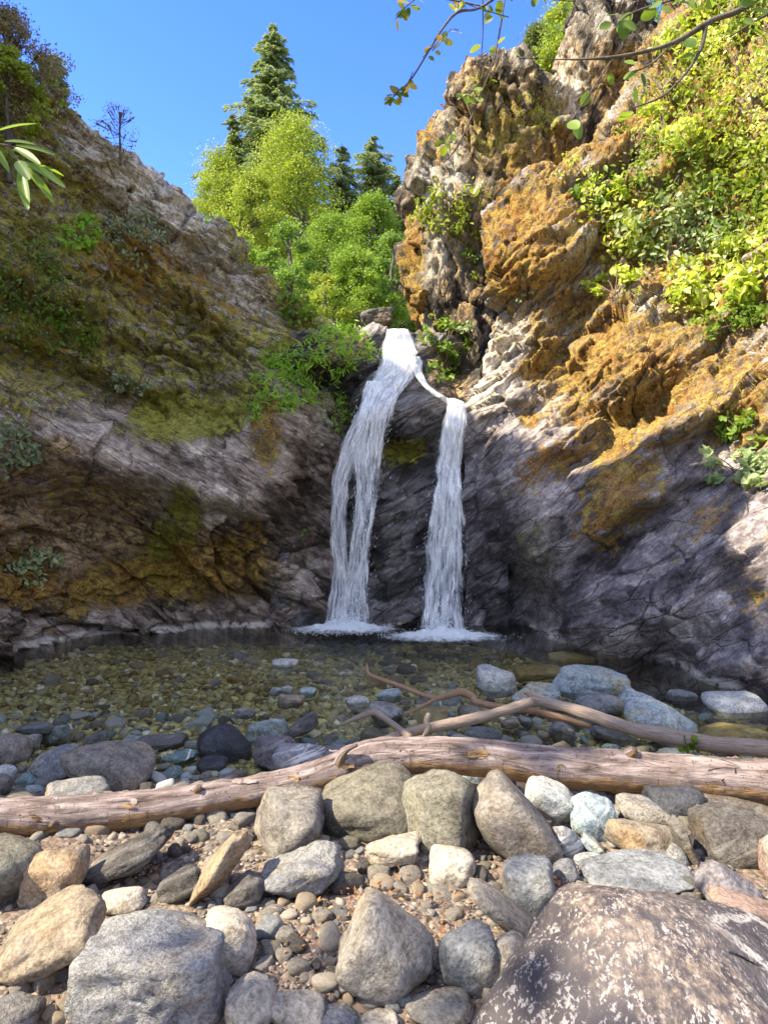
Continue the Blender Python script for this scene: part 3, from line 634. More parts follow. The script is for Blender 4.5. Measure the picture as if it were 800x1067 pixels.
# ------------------------------------------------------------------ stones
_ico={}
def ico(n):
    if n not in _ico:
        bm=bmesh.new(); bmesh.ops.create_icosphere(bm,subdivisions=n,radius=1); bm.verts.ensure_lookup_table()
        _ico[n]=(np.array([v.co[:] for v in bm.verts]),np.array([[v.index for v in f.verts] for f in bm.faces])); bm.free()
    return _ico[n]
def stone_shape(seed,sub,kind):
    rg=np.random.default_rng(seed); D,Fs=ico(sub)
    if kind=='a': npl,p,na,hs=13,26,.05,.28
    elif kind=='m': npl,p,na,hs=13,17,.05,.25
    else: npl,p,na,hs=16,8,.04,.15
    nn=rg.normal(size=(npl,3)); nn/=np.linalg.norm(nn,axis=1,keepdims=True)
    nn=np.concatenate([nn,[[0,0,1],[0,0,-1],[1,0,0],[-1,0,0],[0,1,0],[0,-1,0]]]); h=1+rg.uniform(-hs,hs*.6,len(nn))
    q=np.clip(D@nn.T,1e-3,None)/h[None,:]
    r=(q**p).sum(1)**(-1/p)
    V=D*r[:,None]
    o=rg.uniform(0,50,3)
    V=V+D*(na*2.2*fbm(V*1.1+o,3,seed%97)+na*.8*fbm(V*4+o,3,seed%89))[:,None]
    if kind=='m':
        f,c,_=facet(V*1.5+o,seed%83,.3); V=V+D*(.028*f)[:,None]
    if kind=='a':
        f,c,_=facet(V*2.0+o,seed%83,.3); V=V+D*(.05*f-.02*(1-c))[:,None]
        V=V+D*(.02*fbm(V*9+o,2,seed%71))[:,None]
    lo,hi=V.min(0),V.max(0); V=(V-(lo+hi)/2)/((hi-lo)/2)
    return V,Fs
def put_stone(name,cx,cy,L,Wd,ang,kind,col,label,cat='boulder',bury=.35,sub=4,seed=None,group=None,zg=None,mat=None):
    seed=seed or int(cx*7+cy*13)%9973+1
    k=(cy-CY)/F; ph=math.atan(k); Y=(CAMZ-.1)/k
    a=R(ang)
    for _ in range(6):
        rx=L/2*Y/F; v=Wd/2*Y/F*math.cos(ph)
        ry=.55*rx+.45*v
        rz=math.sqrt(max(v*v-(ry*math.sin(ph))**2,(.45*v)**2))/math.cos(ph)
        ext=math.sqrt((rx*math.sin(a))**2+(rz*math.cos(a))**2)
        g=zg if zg is not None else float(bedz(np.array([(cx-CX)/F*Y]),np.array([Y]))[0])
        zc=g+ext*(1-bury); Y=.5*Y+.5*(CAMZ-zc)/k
    V,Fs=stone_shape(seed,sub,kind)
    V=V*np.array([rx,ry,rz])
    ca,sa=math.cos(a),math.sin(a); x=V[:,0]*ca-V[:,2]*sa; z=V[:,0]*sa+V[:,2]*ca
    V=np.stack([x,V[:,1],z],1)
    ob=mk(name,V,Fs,mat or MS[col]); ob.location=((cx-CX)/F*Y,Y,CAMZ-k*Y)
    return tag(ob,label,cat,group)
BOULDERS=[
(-6,912,98,88,0,'r','olive','smooth dark grey boulder cut off by the left edge just below the log'),
(56,914,64,66,10,'m','tan','blocky boulder with a sunlit tan side standing under the left end of the log'),
(52,975,128,82,33,'r','tan','large tan egg shaped boulder left of the big pitted boulder'),
(128,895,100,46,28,'a','slate','dark layered slab leaning beneath the log'),
(128,940,50,32,10,'m','cream','small flat cream stone tucked between the tan egg and the pitted boulder'),
(168,1012,152,140,0,'a','pale','big pale pitted boulder at the bottom left of the bank'),
(236,985,62,74,-20,'r','cream','smooth cream white stone leaning on the right side of the pitted boulder'),
(228,906,92,44,52,'m','tan','long pale tan stone tilted steeply on the gravel'),
(256,930,40,34,40,'m','slate','flat grey brown stone tucked behind the tilted tan stone'),
(299,862,76,72,0,'a','grey','brown grey block directly under the middle of the log'),
(314,914,84,54,22,'a','pale','flat topped faceted stone with a shaded front on the gravel'),
(259,1050,62,62,40,'a','cream','pointed pale stone at the bottom edge right of the pitted boulder'),
(308,1050,66,46,-10,'m','cream','low pale stone at the bottom edge beside the pointed one'),
(405,990,96,98,-30,'m','grey','rounded grey boulder with a ridged face standing alone on the gravel'),
(386,840,112,76,8,'r','olive','large smooth greenish boulder wedged beneath the log'),
(460,850,84,86,20,'a','olive','knobbly angular grey green boulder in the middle of the bank'),
(532,860,98,72,-48,'r','grey','smooth egg shaped grey brown boulder right of the knobbly one'),
(411,886,62,38,8,'a','cream','small cream block below the knobbly boulder'),
(471,904,50,44,-8,'r','cream','rounded cream green cobble below the knobbly boulder'),
(552,925,56,58,0,'m','blue','grey blue stone half buried below the egg shaped boulder'),
(528,952,100,38,-38,'r','grey','long grey finger shaped stone pointing at the speckled boulder'),
(488,1000,62,76,10,'m','blue','blue grey stone left of the speckled boulder'),
(528,1004,44,66,-30,'r','cream','cream stone half hidden behind the left side of the speckled boulder'),
(458,1052,72,40,0,'r','grey','low grey stone at the bottom edge below the blue grey stone'),
(572,841,58,52,-20,'a','white','white topped boulder with a dark underside below the log'),
(620,852,50,48,-20,'m','cyan','pale blue grey cobble just right of the white topped boulder'),
(672,851,58,36,-12,'m','pale','pale rounded stone behind the tan streaked one'),
(669,874,76,42,-8,'m','tan','wide tan streaked stone on the right bank'),
(713,880,52,22,-68,'m','slate','thin upright grey stone on the right bank'),
(664,912,118,44,0,'m','blue','long low blue grey stone with a pale patch above the speckled boulder'),
(768,874,80,60,-5,'a','slate','dark angular block at the right edge below the log'),
(762,925,66,44,-20,'a','purple','purple grey angular stone right of the speckled boulder'),
(808,897,34,66,0,'m','pink','pinkish stone at the right edge against the dark block'),
(790,960,110,62,-20,'a','pink','pinkish tan slab behind the right shoulder of the speckled boulder'),
(772,846,110,30,-8,'a','slate','flat streaked slab lying under the right end of the log'),
(702,838,56,42,0,'r','dark','dark rounded stone in the shade under the log'),
(590,877,34,32,-30,'m','banded','green and white streaked cobble below the white topped boulder'),
(570,892,24,30,0,'r','grey','small grey cobble against the egg shaped boulder'),
(589,911,27,28,0,'r','pale','small round pale stone above the long blue grey stone'),
(589,940,34,30,30,'r','grey','grey cobble touching the left shoulder of the speckled boulder'),
(613,896,32,15,0,'r','white','small flat white stone left of the tan streaked stone'),
(618,882,26,16,-30,'a','cyan','small blue white chip stone beneath the pale blue cobble'),
(705,893,18,28,40,'r','pale','small pale oval stone against the thin upright stone'),
(9,783,46,38,0,'m','grey','grey boulder at the left edge behind the log'),
(56,796,60,34,18,'m','blue','dark blue grey boulder left of the large smooth oval one'),
(114,801,90,56,-8,'r','grey','large smooth oval grey boulder just behind the log'),
(80,828,78,36,5,'a','pale','pale rough rock directly behind the left part of the log'),
(54,768,32,24,10,'a','cyan','pale blue angular stone in a cluster by the left waterline'),
(38,759,36,13,8,'m','blue','thin bluish stone at the left waterline'),
(32,776,22,22,0,'a','white','small white angular stone in the cluster by the left waterline'),
(98,773,28,15,25,'m','blue','small blue stone tilted behind the oval boulder'),
(132,774,26,13,20,'m','cyan','small yellowish pale stone behind the oval boulder'),
(167,773,56,17,5,'m','purple','flat purple stone at the waterline right of the oval boulder'),
(187,791,38,18,14,'m','teal','teal stone with white veins lying at the waterline'),
(236,777,60,40,-12,'r','dark','smooth nearly black rounded boulder at the waterline'),
(220,798,32,18,0,'r','dark','small black cobble in front of the black boulder'),
(279,764,46,26,4,'m','cyan','pale cream and blue mottled stone behind the banded boulder'),
(286,787,46,46,10,'m','purple','purple grey boulder behind the log bend'),
(312,793,56,34,-5,'a','banded','white banded dark boulder touching the log bend'),
(314,758,38,17,26,'m','slate','flat slate stone tilted near the pale mottled one'),
(350,787,40,22,15,'r','blue','pale blue stone behind the peeling part of the log'),
(7,805,20,18,0,'r','white','small white cobble at the left edge behind the log'),
(2,818,26,24,0,'r','grey','small grey cobble at the left edge touching the log'),
(28,813,22,14,0,'m','teal','small bluish cobble in the gap behind the left end of the log'),
(303,731,28,14,-4,'m','tan','flat tan stone standing out of the shallow pool'),
(297,692,28,12,0,'r','white','lone white stone out in the middle of the pool'),
(287,721,13,9,0,'r','cyan','tiny pale stone left of its twin in the shallow pool'),
(299,719,13,9,0,'r','white','tiny white stone beside the flat tan pool stone'),
(321,722,17,11,0,'m','cyan','small greenish stone right of the tiny white ones in the pool'),
(372,732,26,14,0,'r','white','smooth white stone near the tip of the grey branch'),
(256,744,20,10,0,'m','pale','small pale stone in the shallows behind the black boulder'),
(405,725,26,15,0,'r','cyan','pale green stone under the orange twig'),
(402,743,36,24,0,'m','blue','blue white stone under the fork of the grey branch'),
(518,711,46,30,-8,'a','white','bright triangular cream stone standing in the pool'),
(556,724,50,24,-4,'m','cyan','pale blue stone just right of the triangular one'),
(612,711,78,32,-4,'m','cyan','large pale green stone in the pool near the right wall'),
(626,734,60,28,-4,'m','blue','blue white stone in front of the large pale green one'),
(661,730,32,20,-35,'m','cyan','small pale stone leaning on the wedge shaped one'),
(682,750,66,44,-30,'m','cyan','pale blue wedge shaped stone behind the grey branch'),
(711,725,30,14,0,'r','blue','small lone blue stone near the right wall waterline'),
(763,735,60,26,0,'r','white','white domed stone in the pool close to the right wall'),
(640,768,50,18,-12,'m','blue','blue stone between the grey branch and the log'),
(584,767,26,28,-30,'a','blue','triangular blue stone standing between branch and log'),
(492,744,30,18,0,'a','olive','greenish tan stone inside the fork of the branches'),
(447,751,42,30,0,'r','bed_brown','olive brown stone half under water beneath the orange twig'),
(503,766,42,18,0,'r','blue','blue stone half hidden behind the middle of the log'),
(531,754,20,11,0,'r','grey','small grey cobble under the grey branch fork'),
(547,752,17,12,-20,'r','blue','small blue cobble under the grey branch fork'),
(544,765,16,10,0,'r','pale','pale little cobble behind the log left of the cream one'),
(566,767,16,10,-20,'r','cream','cream little cobble behind the log left of the triangular blue stone'),
(491,811,20,15,0,'m','cyan','small pale blue stone peeping out under the log'),
(527,815,20,18,0,'m','purple','small violet stone peeping out under the log'),
(438,814,42,20,-20,'m','cream','pale flat stone wedged between log and knobbly boulder'),
(585,818,42,13,-12,'m','slate','dark flat stone under the log right of the violet one'),
(762,764,76,22,0,'r','bed_brown','large brown stone just under the water near the right wall'),
(560,700,54,16,0,'r','bed_brown','brown submerged stone behind the triangular cream stone'),
(600,686,62,14,0,'r','bed_brown','long brown submerged stone at the foot of the right wall'),
(392,329,46,26,-8,'a','purple','rough purple boulder sitting at the top of the waterfall'),
(10,1060,60,50,0,'m','slate','dull slate stone in the bottom left corner'),
(350,1062,46,22,0,'m','pale','pale chip of rock on the bottom edge of the gravel'),
(395,1066,40,24,0,'a','cream','cream chip of rock on the bottom edge of the gravel'),
(188,925,46,36,20,'a','slate','low brown grey stone behind the pitted boulder'),
(540,826,0,0,0,'m','grey',''),
]
bi=0; PLACED=[]
for b in BOULDERS:
    cx,cy,L,Wd,ang,k,c,lab=b
    if L==0: continue
    if lab.startswith('rough purple boulder sitting'):
        h,n=hit(396,350,[1]); Y=10.8
        V,Fs=stone_shape(5,5,'a'); V=V*np.array([.26,.3,.16]); o=mk('boulder',V,Fs,MS['slate']); o.location=W(cx,cy+6,Y); tag(o,lab,'boulder'); continue
    small=L<32
    sub=5 if L>110 else (4 if L>24 else 3)
    zg=None
    if cy<CY+ 262 and cy>600: zg=None
    bury=.35
    if cy<760: bury=.30
    if c=='bed_brown' : zg=-.16; bury=.45
    o=put_stone('cobble' if small else 'boulder',cx,cy,L,Wd,ang,k,c,lab,'stone' if small else 'boulder',bury=bury,sub=sub,zg=(-.05 if (cy<760 and zg is None) else zg))
    PLACED.append((cx,cy,L/2,Wd/2))
# speckled boulder
D,Fs=ico(6)
nn=np.array([[-.75,-.1,.65],[-.35,-.45,.85],[.62,-.12,.78],[.25,.5,.85],[.9,-.2,.35],[-.95,-.1,.1],[-.5,-.8,.3],[.45,-.85,.3],[0,-1,.0],[0,0,-1],[0,1,.1],[.8,.5,.2],[-.8,.5,.3],[.15,-.1,1.]]); nn/=np.linalg.norm(nn,axis=1,keepdims=True)
h=np.array([.98,1.0,.78,1.0,1.0,1.05,1.0,1.0,1.05,1,1,1,1,1.04]); q=np.clip(D@nn.T,1e-3,None)/h
V=D*((q**20).sum(1)**(-1/20))[:,None]
V+=D*(.05*fbm(V*1.5,3,3)+.018*fbm(V*6,3,4))[:,None]
# the shallow groove running down its front
gx=V[:,0]-.02-.12*V[:,2]; V[:,1]+=.06*np.exp(-(gx/.10)**2)*(V[:,1]<0)
V=V*np.array([.56,.46,.40])
tanm=np.clip(-.12+sm(V[:,2],.24,.39)*.62*(1-sm(V[:,0],.0,.2))+sm(-V[:,0],.3,.5)*.2,0,1)
o=mk('boulder',V,Fs,M_SPK,attrs=dict(tan=tanm,ring=sm(V[:,0],-.02,.12))); o.location=(.73,1.47,.15)
tag(o,'huge dark boulder covered in white lichen speckles filling the bottom right corner','boulder')
# medium filler cobbles on the bank and at the waterline: individually placed
def shared(name,n,regions,cols,label,group,cat,seed,szr,protos=10,zoff=0.0,kinds=('r','m'),avoid=True,sub=2):
    rg=random.Random(seed); pm=[]
    for i in range(protos):
        V,Fs=stone_shape(seed*31+i,sub,kinds[i%len(kinds)]); o=mk(name,V,Fs,MS[cols[i%len(cols)]]); pm.append(o.data); bpy.data.objects.remove(o)
    made=0; tries=0
    while made<n and tries<n*30:
        tries+=1
        x0,y0,x1,y1=rg.choices(regions,weights=[(r[2]-r[0])*(r[3]-r[1]) for r in regions])[0]
        px=rg.uniform(x0,x1); py=rg.uniform(y0,y1); s=rg.uniform(*szr)*(0.7+.6*rg.random()**2)
        if avoid and any(((px-a)/(w2+s*.25))**2+((py-b)/(h2+s*.2))**2<1 for a,b,w2,h2 in PLACED): continue
        k=(py-CY)/F; Y=(CAMZ-.05)/k
        for _ in range(4):
            g=float(bedz(np.array([(px-CX)/F*Y]),np.array([Y]))[0]); Y=.5*Y+.5*(CAMZ-g)/k
        r=s/2*Y/F
        if avoid: PLACED.append((px,py,s*.45,s*.3))
        o=bpy.data.objects.new(name,pm[made%protos]); COL.objects.link(o)
        o.location=((px-CX)/F*Y,Y,g+r*.22+zoff); fl=rg.uniform(.42,.8)
        o.scale=(r,r*rg.uniform(.6,1),r*fl); o.rotation_euler=(rg.uniform(-.3,.3),rg.uniform(-.3,.3),rg.uniform(0,6.28))
        tag(o,label,cat,group); made+=1
shared('bank_cobble',285,[(0,850,800,1067),(0,835,800,900),(560,825,800,930),(0,850,300,960)],['tan','grey','cream','blue','slate','grey','pale','olive','grey','slate'],'small loose cobble lying among the boulders on the gravel bank','loose cobbles on the bank','stone',3,(11,34),sub=3)
shared('waterline_cobble',270,[(0,745,250,835),(0,765,200,835),(250,770,420,800),(400,730,800,790),(400,742,620,775),(400,742,620,775),(380,800,720,835),(200,815,330,870)],['blue','grey','cyan','grey','teal','slate','white','olive','pale','cyan'],'small wet cobble among larger stones along the near waterline','wet cobbles at the waterline','stone',4,(12,28),sub=3)
PL2=PLACED; 
shared('submerged_cobble',130,[(40,670,520,760),(380,672,800,760)],['bed_brown','rust','olive','slate','blue','bed_brown','tan','grey'],'rounded brown cobble lying under the shallow pool water','cobbles on the pool bottom','stone',5,(10,22),sub=3,zoff=-.01)
print('stones',time.time()-T0)
shared('bank_boulder',46,[(-420,850,-50,1060),(860,850,1200,1060),(-500,780,-60,860)],['grey','tan','slate','olive','pale','cream'],'rounded boulder lying further along the gravel bank beyond the edges of the view','boulders further along the bank','boulder',8,(50,120),sub=4,kinds=('m','a','r'))
# gravel: uncountable pebbles
def scatter(name,n,xr,yr,sz,mat,label,cat,seed,dens=None,sub=1):
    rg=np.random.default_rng(seed); D,Fs=ico(sub)
    # choose positions evenly per picture area (nearer = denser)
    Y=1/rg.uniform(1/yr[1],1/yr[0],n); x=rg.uniform(-.95,.95,n)*Y if xr is None else rg.uniform(xr[0],xr[1],n)
    if dens is not None:
        k=dens(x,Y)>rg.uniform(0,1,n); x,Y=x[k],Y[k]
    n=len(x); z=bedz(x,Y)
    s=rg.uniform(sz[0],sz[1],n)*(.5+rg.uniform(0,1,n)**2)
    sc=np.stack([s,s*rg.uniform(.55,1,n),s*rg.uniform(.35,.7,n)],1)
    jit=1+.22*rg.normal(size=(n,len(D),1))*(1 if sub==1 else .5)
    V=D[None]*jit*sc[:,None,:]
    a=rg.uniform(0,6.28,n); b=rg.uniform(-.5,.5,n); ca,sa=np.cos(a)[:,None],np.sin(a)[:,None]; cb,sb=np.cos(b)[:,None],np.sin(b)[:,None]
    X=V[:,:,0]*cb-V[:,:,2]*sb; Zl=V[:,:,0]*sb+V[:,:,2]*cb; Yl=V[:,:,1]
    X,Yl=X*ca-Yl*sa,X*sa+Yl*ca
    P=np.stack([X+x[:,None],Yl+Y[:,None],Zl+(z+s*.1)[:,None]],2).reshape(-1,3)
    FF=(Fs[None]+(np.arange(n)*len(D))[:,None,None]).reshape(-1,3)
    o=mk(name,P,FF,mat,attrs=dict(rnd=np.repeat(rg.uniform(0,1,n),len(D)))); tag(o,label,cat,kind='stuff'); return o
scatter('gravel',24000,None,(1.6,3.9),(.004,.010),M_PEB,'fine tan and brown gravel between the boulders','gravel',21,lambda x,Y:.35+.65*sm(fbm(np.stack([x*2.5,Y*2.5,0*x],1),3,8),-.25,.2))
scatter('bank_pebbles',3400,None,(1.6,4.2),(.010,.022),M_PEB,'mixed small pebbles on the bank between the boulders','pebbles',22)
scatter('pool_pebbles',15000,None,(4.8,9.2),(.022,.055),M_BED,'larger olive and golden pebbles further out on the pool bottom','pebbles',24,lambda x,Y:1.0*(bedz(x,Y)<-.03))
scatter('pool_pebbles',15000,None,(3.2,6.0),(.012,.034),M_BED,'olive and golden pebbles covering the pool bottom','pebbles',23,lambda x,Y:1.0*(bedz(x,Y)<-.03))
# ------------------------------------------------------------------ tubes / branches
def tube(path,rad,nseg=12,seed=0,rough=.0,uvs=False,sub=6):
    P=np.array(path,float); Rr=np.array(rad,float); n=len(P)
    t=np.linspace(0,n-1,(n-1)*sub+1); C=crom(P,t); rr=np.interp(t,np.arange(n),Rr)
    T=np.gradient(C,axis=0); T/=np.linalg.norm(T,axis=1,keepdims=True)+1e-9
    up=np.tile([0,0,1.0],(len(C),1)); 
    if np.abs(T[:,2]).mean()>.8: up=np.tile([0,1.0,0],(len(C),1))
    A=np.cross(T,up); A/=np.linalg.norm(A,axis=1,keepdims=True)+1e-9; B=np.cross(A,T)
    th=np.arange(nseg)/nseg*2*math.pi
    V=C[:,None]+(np.cos(th)[None,:,None]*A[:,None]+np.sin(th)[None,:,None]*B[:,None])*rr[:,None,None]
    if rough>0:
        Q=V.reshape(-1,3); dn=(V-C[:,None]).reshape(-1,3); dn/=np.linalg.norm(dn,axis=1,keepdims=True)+1e-9
        s=rough*(fbm(Q*4,3,seed+1)+.45*fbm(Q*16,3,seed+2)); V=(Q+dn*s[:,None]).reshape(V.shape)
    nr=len(C); F1=gridfaces(nr,nseg,True)
    VV=V.reshape(-1,3); c0=len(VV); VV=np.concatenate([VV,[C[0],C[-1]]])
    k=np.arange(nseg); k2=(k+1)%nseg
    F2=np.concatenate([np.stack([k2,k,np.full(nseg,c0)],1),np.stack([(nr-1)*nseg+k,(nr-1)*nseg+k2,np.full(nseg,c0+1)],1)])
    L=np.concatenate([[0],np.cumsum(np.linalg.norm(np.diff(C,axis=0),axis=1))])
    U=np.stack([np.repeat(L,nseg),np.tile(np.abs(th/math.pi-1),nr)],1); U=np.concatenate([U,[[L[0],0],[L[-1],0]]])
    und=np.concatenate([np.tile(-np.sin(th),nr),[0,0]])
    return VV,F1,F2,U,und
def setuv(ob,U):
    me=ob.data; uv=me.uv_layers.new(name='UVMap'); li=np.zeros(len(me.loops),dtype=np.int32); me.loops.foreach_get('vertex_index',li)
    uv.data.foreach_set('uv',np.asarray(U,dtype=np.float32)[li].ravel())
def tubeobj(name,path,rad,mat,root=None,**k):
    V,F1,F2,U,und=tube(path,rad,**k)
    f=(part if root is not None else mk)
    P=np.concatenate([U]); 
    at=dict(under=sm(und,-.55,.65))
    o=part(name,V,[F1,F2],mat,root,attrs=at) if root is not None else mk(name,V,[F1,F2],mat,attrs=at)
    setuv(o,U); return o
def merge_tubes(name,lst,mat,root):
    Vs=[];Q=[];Tt=[];U=[];un=[];o=0
    for (p,r,k) in lst:
        V,F1,F2,u,und=tube(p,r,**k); Vs.append(V);Q.append(F1+o);Tt.append(F2+o);U.append(u);un.append(und);o+=len(V)
    ob=part(name,np.concatenate(Vs),[np.concatenate(Q),np.concatenate(Tt)],mat,root,attrs=dict(under=sm(np.concatenate(un),.05,.35))); setuv(ob,np.concatenate(U)); return ob
# big log
lp=[(-330,864,2.66),(-230,860,2.72),(-130,856,2.78),(-60,852,2.82),(0,850,2.86),(60,849,2.9),(120,846,2.95),(180,838,3.0),(240,828,3.06),(300,818,3.12),(345,805,3.18),(385,790,3.23),(430,787,3.25),(500,789,3.22),(580,799,3.18),(640,803,3.15),(700,808,3.12),(760,813,3.08),(830,818,3.02),(930,828,2.95),(1060,838,2.86)]
lr=[14,16,17,18,18,18.5,18.5,17,16.5,16.5,18,19,18.5,19,20.5,22,21.5,22,22.5,24,24]
log=empty('fallen_log',W(400,808,3.24))
tag(log,'thick fallen log with peeling pinkish bark spanning the whole creek bank','log')
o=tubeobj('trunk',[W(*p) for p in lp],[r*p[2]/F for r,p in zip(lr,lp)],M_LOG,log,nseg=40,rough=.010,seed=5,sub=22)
merge_tubes('broken_stub',[([W(352,800,3.15),W(358,783,3.13),W(372,776,3.12)],[.03,.02,.008],dict(nseg=8,sub=6,rough=.004))],M_LOG,log)
for kk,(px_,py_,Yk,dx,dz,r_) in enumerate([(205,826,3.0,.02,.07,.020),(505,784,3.2,-.03,.05,.022),(655,786,3.12,.02,.06,.024),(60,858,2.84,-.02,.03,.020)]):
    a=np.array(W(px_,py_,Yk)); tubeobj('broken_stub',[a-np.array([dx,-.05,dz]),a,a+np.array([dx*.8,-.025,dz*.5])],[r_*1.8,r_*1.15,r_*.75],M_LOG,log,nseg=12,rough=.006,seed=60+kk)
# peeling bark flakes standing off the top
rg=random.Random(3)
for i in range(26):
    FV=[];FQ=[]
    k=rg.uniform(0.5,len(lp)-2); a=crom(np.array([W(*p) for p in lp]),np.array([k]))[0]; r=np.interp(k,range(len(lp)),[q*p[2]/F for q,p in zip(lr,lp)])
    th=rg.uniform(.1,2.4); l=rg.uniform(.03,.12); w_=rg.uniform(.008,.02)
    for j in range(7):
        u=(j/6-.5)*l; lift=.003+.010*abs(j/6-rg.random())
        ww=w_*(.4+.6*math.sin(math.pi*(j+.5)/7))*rg.uniform(.7,1.2)
        for q in (-1,1):
            tt=th+q*ww/r; rr=r+lift*(1 if q>0 else .2)
            FV.append((a[0]+u,a[1]-math.cos(tt)*rr,a[2]+math.sin(tt)*rr))
    for j in range(6): FQ.append((2*j,2*j+2,2*j+3,2*j+1))
    o=part('bark_flake',FV,np.array(FQ),M_LOG,log,attrs=dict(under=np.full(len(FV),float(th<.7)))); setuv(o,np.random.default_rng(i).uniform(0,1,2)+np.array(FV)[:,[0,2]])
# grey driftwood branch
gb=empty('driftwood_branch',W(553,731,4.45)); tag(gb,'forked grey brown driftwood branch lying behind and along the thick log','branch')
g1=[(930,790,3.55),(860,786,3.65),(800,780,3.75),(740,775,3.85),(700,768,3.95),(650,757,4.1),(605,742,4.25),(570,732,4.4),(553,729,4.42)]
merge_tubes('main_stem',[([W(*p) for p in g1],[.055,.05,.048,.047,.045,.042,.04,.036,.04],dict(nseg=16,rough=.007,sub=10,seed=9)),
 ([W(*p) for p in [(556,727,4.42),(548,733,4.4),(520,742,4.3),(480,752,4.2),(440,760,4.1),(410,768,4.0),(398,774,3.9)]],[.036,.034,.034,.033,.032,.03,.025],dict(nseg=14,rough=.006,sub=10,seed=10)),
 ([W(*p) for p in [(556,729,4.42),(550,722,4.42),(545,722,4.42)]],[.03,.02,.01],dict(nseg=8,sub=5))],M_DRIFT,gb)
merge_tubes('side_branch',[([W(*p) for p in [(356,755,4.2),(372,748,4.2),(388,742,4.2),(393,743,4.2),(408,754,4.1),(428,769,3.95)]],[.008,.016,.02,.022,.02,.018],dict(nseg=10,rough=.005,sub=8,seed=11))],M_DRIFT,gb)
merge_tubes('broken_stub',[([W(*p) for p in [(447,744,4.05),(444,752,4.02),(446,760,4.0),(440,768,3.98)]],[.016,.02,.018,.008],dict(nseg=8,rough=.006,sub=6,seed=12))],M_DRIFT,gb)
ot=empty('orange_branch',W(480,724,4.7)); tag(ot,'thin crooked orange brown branch reaching over the pool behind the grey one','branch')
merge_tubes('main_stem',[([W(*p) for p in [(382,692,4.9),(384,702,4.85),(392,706,4.85),(420,716,4.8),(450,727,4.75),(465,725,4.75),(480,721,4.75),(492,726,4.7),(497,732,4.65),(530,738,4.6),(560,742,4.55),(590,750,4.5),(615,757,4.4)]],[.006,.012,.014,.016,.02,.026,.028,.028,.022,.024,.026,.022,.012],dict(nseg=12,rough=.006,sub=8,seed=13))],M_ORANGE,ot)
merge_tubes('side_branch',[([W(*p) for p in [(456,727,4.75),(440,736,4.7),(424,744,4.65)]],[.014,.014,.01],dict(nseg=8,rough=.004,sub=6,seed=14)),
  ],M_ORANGE,ot)
merge_tubes('twig_tip',[([W(*p) for p in [(384,703,4.85),(378,694,4.86)]],[.008,.003],dict(nseg=6,sub=4))],M_ORANGE,ot)
print('logs',time.time()-T0)
# ------------------------------------------------------------------ foliage
def leafmesh(C,size,rg,N=None,spread=1.0,narrow=.5,shape=4,droop=None,dirs=None,tint=0,rndbias=None):
    """leaf blades centred on C; N = preferred facing; returns V,F,rnd"""
    n=len(C); s=size*rg.uniform(.6,1.25,n) if np.isscalar(size) else size
    if dirs is None:
        d=rg.normal(size=(n,3)); 
        if droop is not None: d=d*(1-droop)+np.array([0,0,-1.4])*droop
    else: d=dirs+rg.normal(size=(n,3))*.35*spread
    d/=np.linalg.norm(d,axis=1,keepdims=True)+1e-9
    nn=rg.normal(size=(n,3))*spread
    if N is not None: nn=nn*.6+N
    else: nn[:,2]+=.5
    nn-=d*(nn*d).sum(1,keepdims=True); nn/=np.linalg.norm(nn,axis=1,keepdims=True)+1e-9
    b=np.cross(d,nn)
    s=s[:,None]
    if shape==4:
        P=np.stack([C-d*s*.5, C+b*s*narrow*.5+nn*s*.05, C+d*s*.55, C-b*s*narrow*.5+nn*s*.05],1)
        Fx=np.array([[0,1,2,3]]); m=4
    else:
        m=8 # base, l1,l2, tip, r2, r1, mid1, mid2
        h=narrow*.5
        P=np.stack([C-d*s*.5, C-d*s*.22+b*s*h*.85+nn*s*.06, C+d*s*.15+b*s*h*.95+nn*s*.06, C+d*s*.55-nn*s*.05, C+d*s*.15-b*s*h*.95+nn*s*.06, C-d*s*.22-b*s*h*.85+nn*s*.06, C-d*s*.22, C+d*s*.15],1)
        Fx=None
    V=P.reshape(-1,3); off=(np.arange(n)*m)[:,None,None]
    if shape==4: Fs=[(Fx[None]+off).reshape(-1,4)]
    else:
        q=np.array([[6,1,2,7],[5,6,7,4]]); t=np.array([[0,1,6],[0,6,5],[2,3,7],[7,3,4]])
        Fs=[(q[None]+off).reshape(-1,4),(t[None]+off).reshape(-1,3)]
    r=rg.uniform(0,1,n)
    if rndbias is not None: r=np.clip(r*.5+rndbias*.5,0,1)
    return V,Fs,np.repeat(r,m)
def leaves(name,C,size,mat,root,seed,**k):
    rg=np.random.default_rng(seed); V,Fs,r=leafmesh(np.asarray(C,float),size,rg,**k)
    if root is None: return mk(name,V,Fs,mat,attrs=dict(rnd=r),smooth=False)
    return part(name,V,Fs,mat,root,attrs=dict(rnd=r),smooth=False)
def clumps(centers,rad,per,rg,flat=.6):
    out=[]
    for c,r in zip(centers,rad):
        d=rg.normal(size=(per,3)); d/=np.linalg.norm(d,axis=1,keepdims=True); d*=(rg.uniform(0,1,per)**.4)[:,None]*r; d[:,2]*=flat; out.append(np.asarray(c)+d)
    return np.concatenate(out)
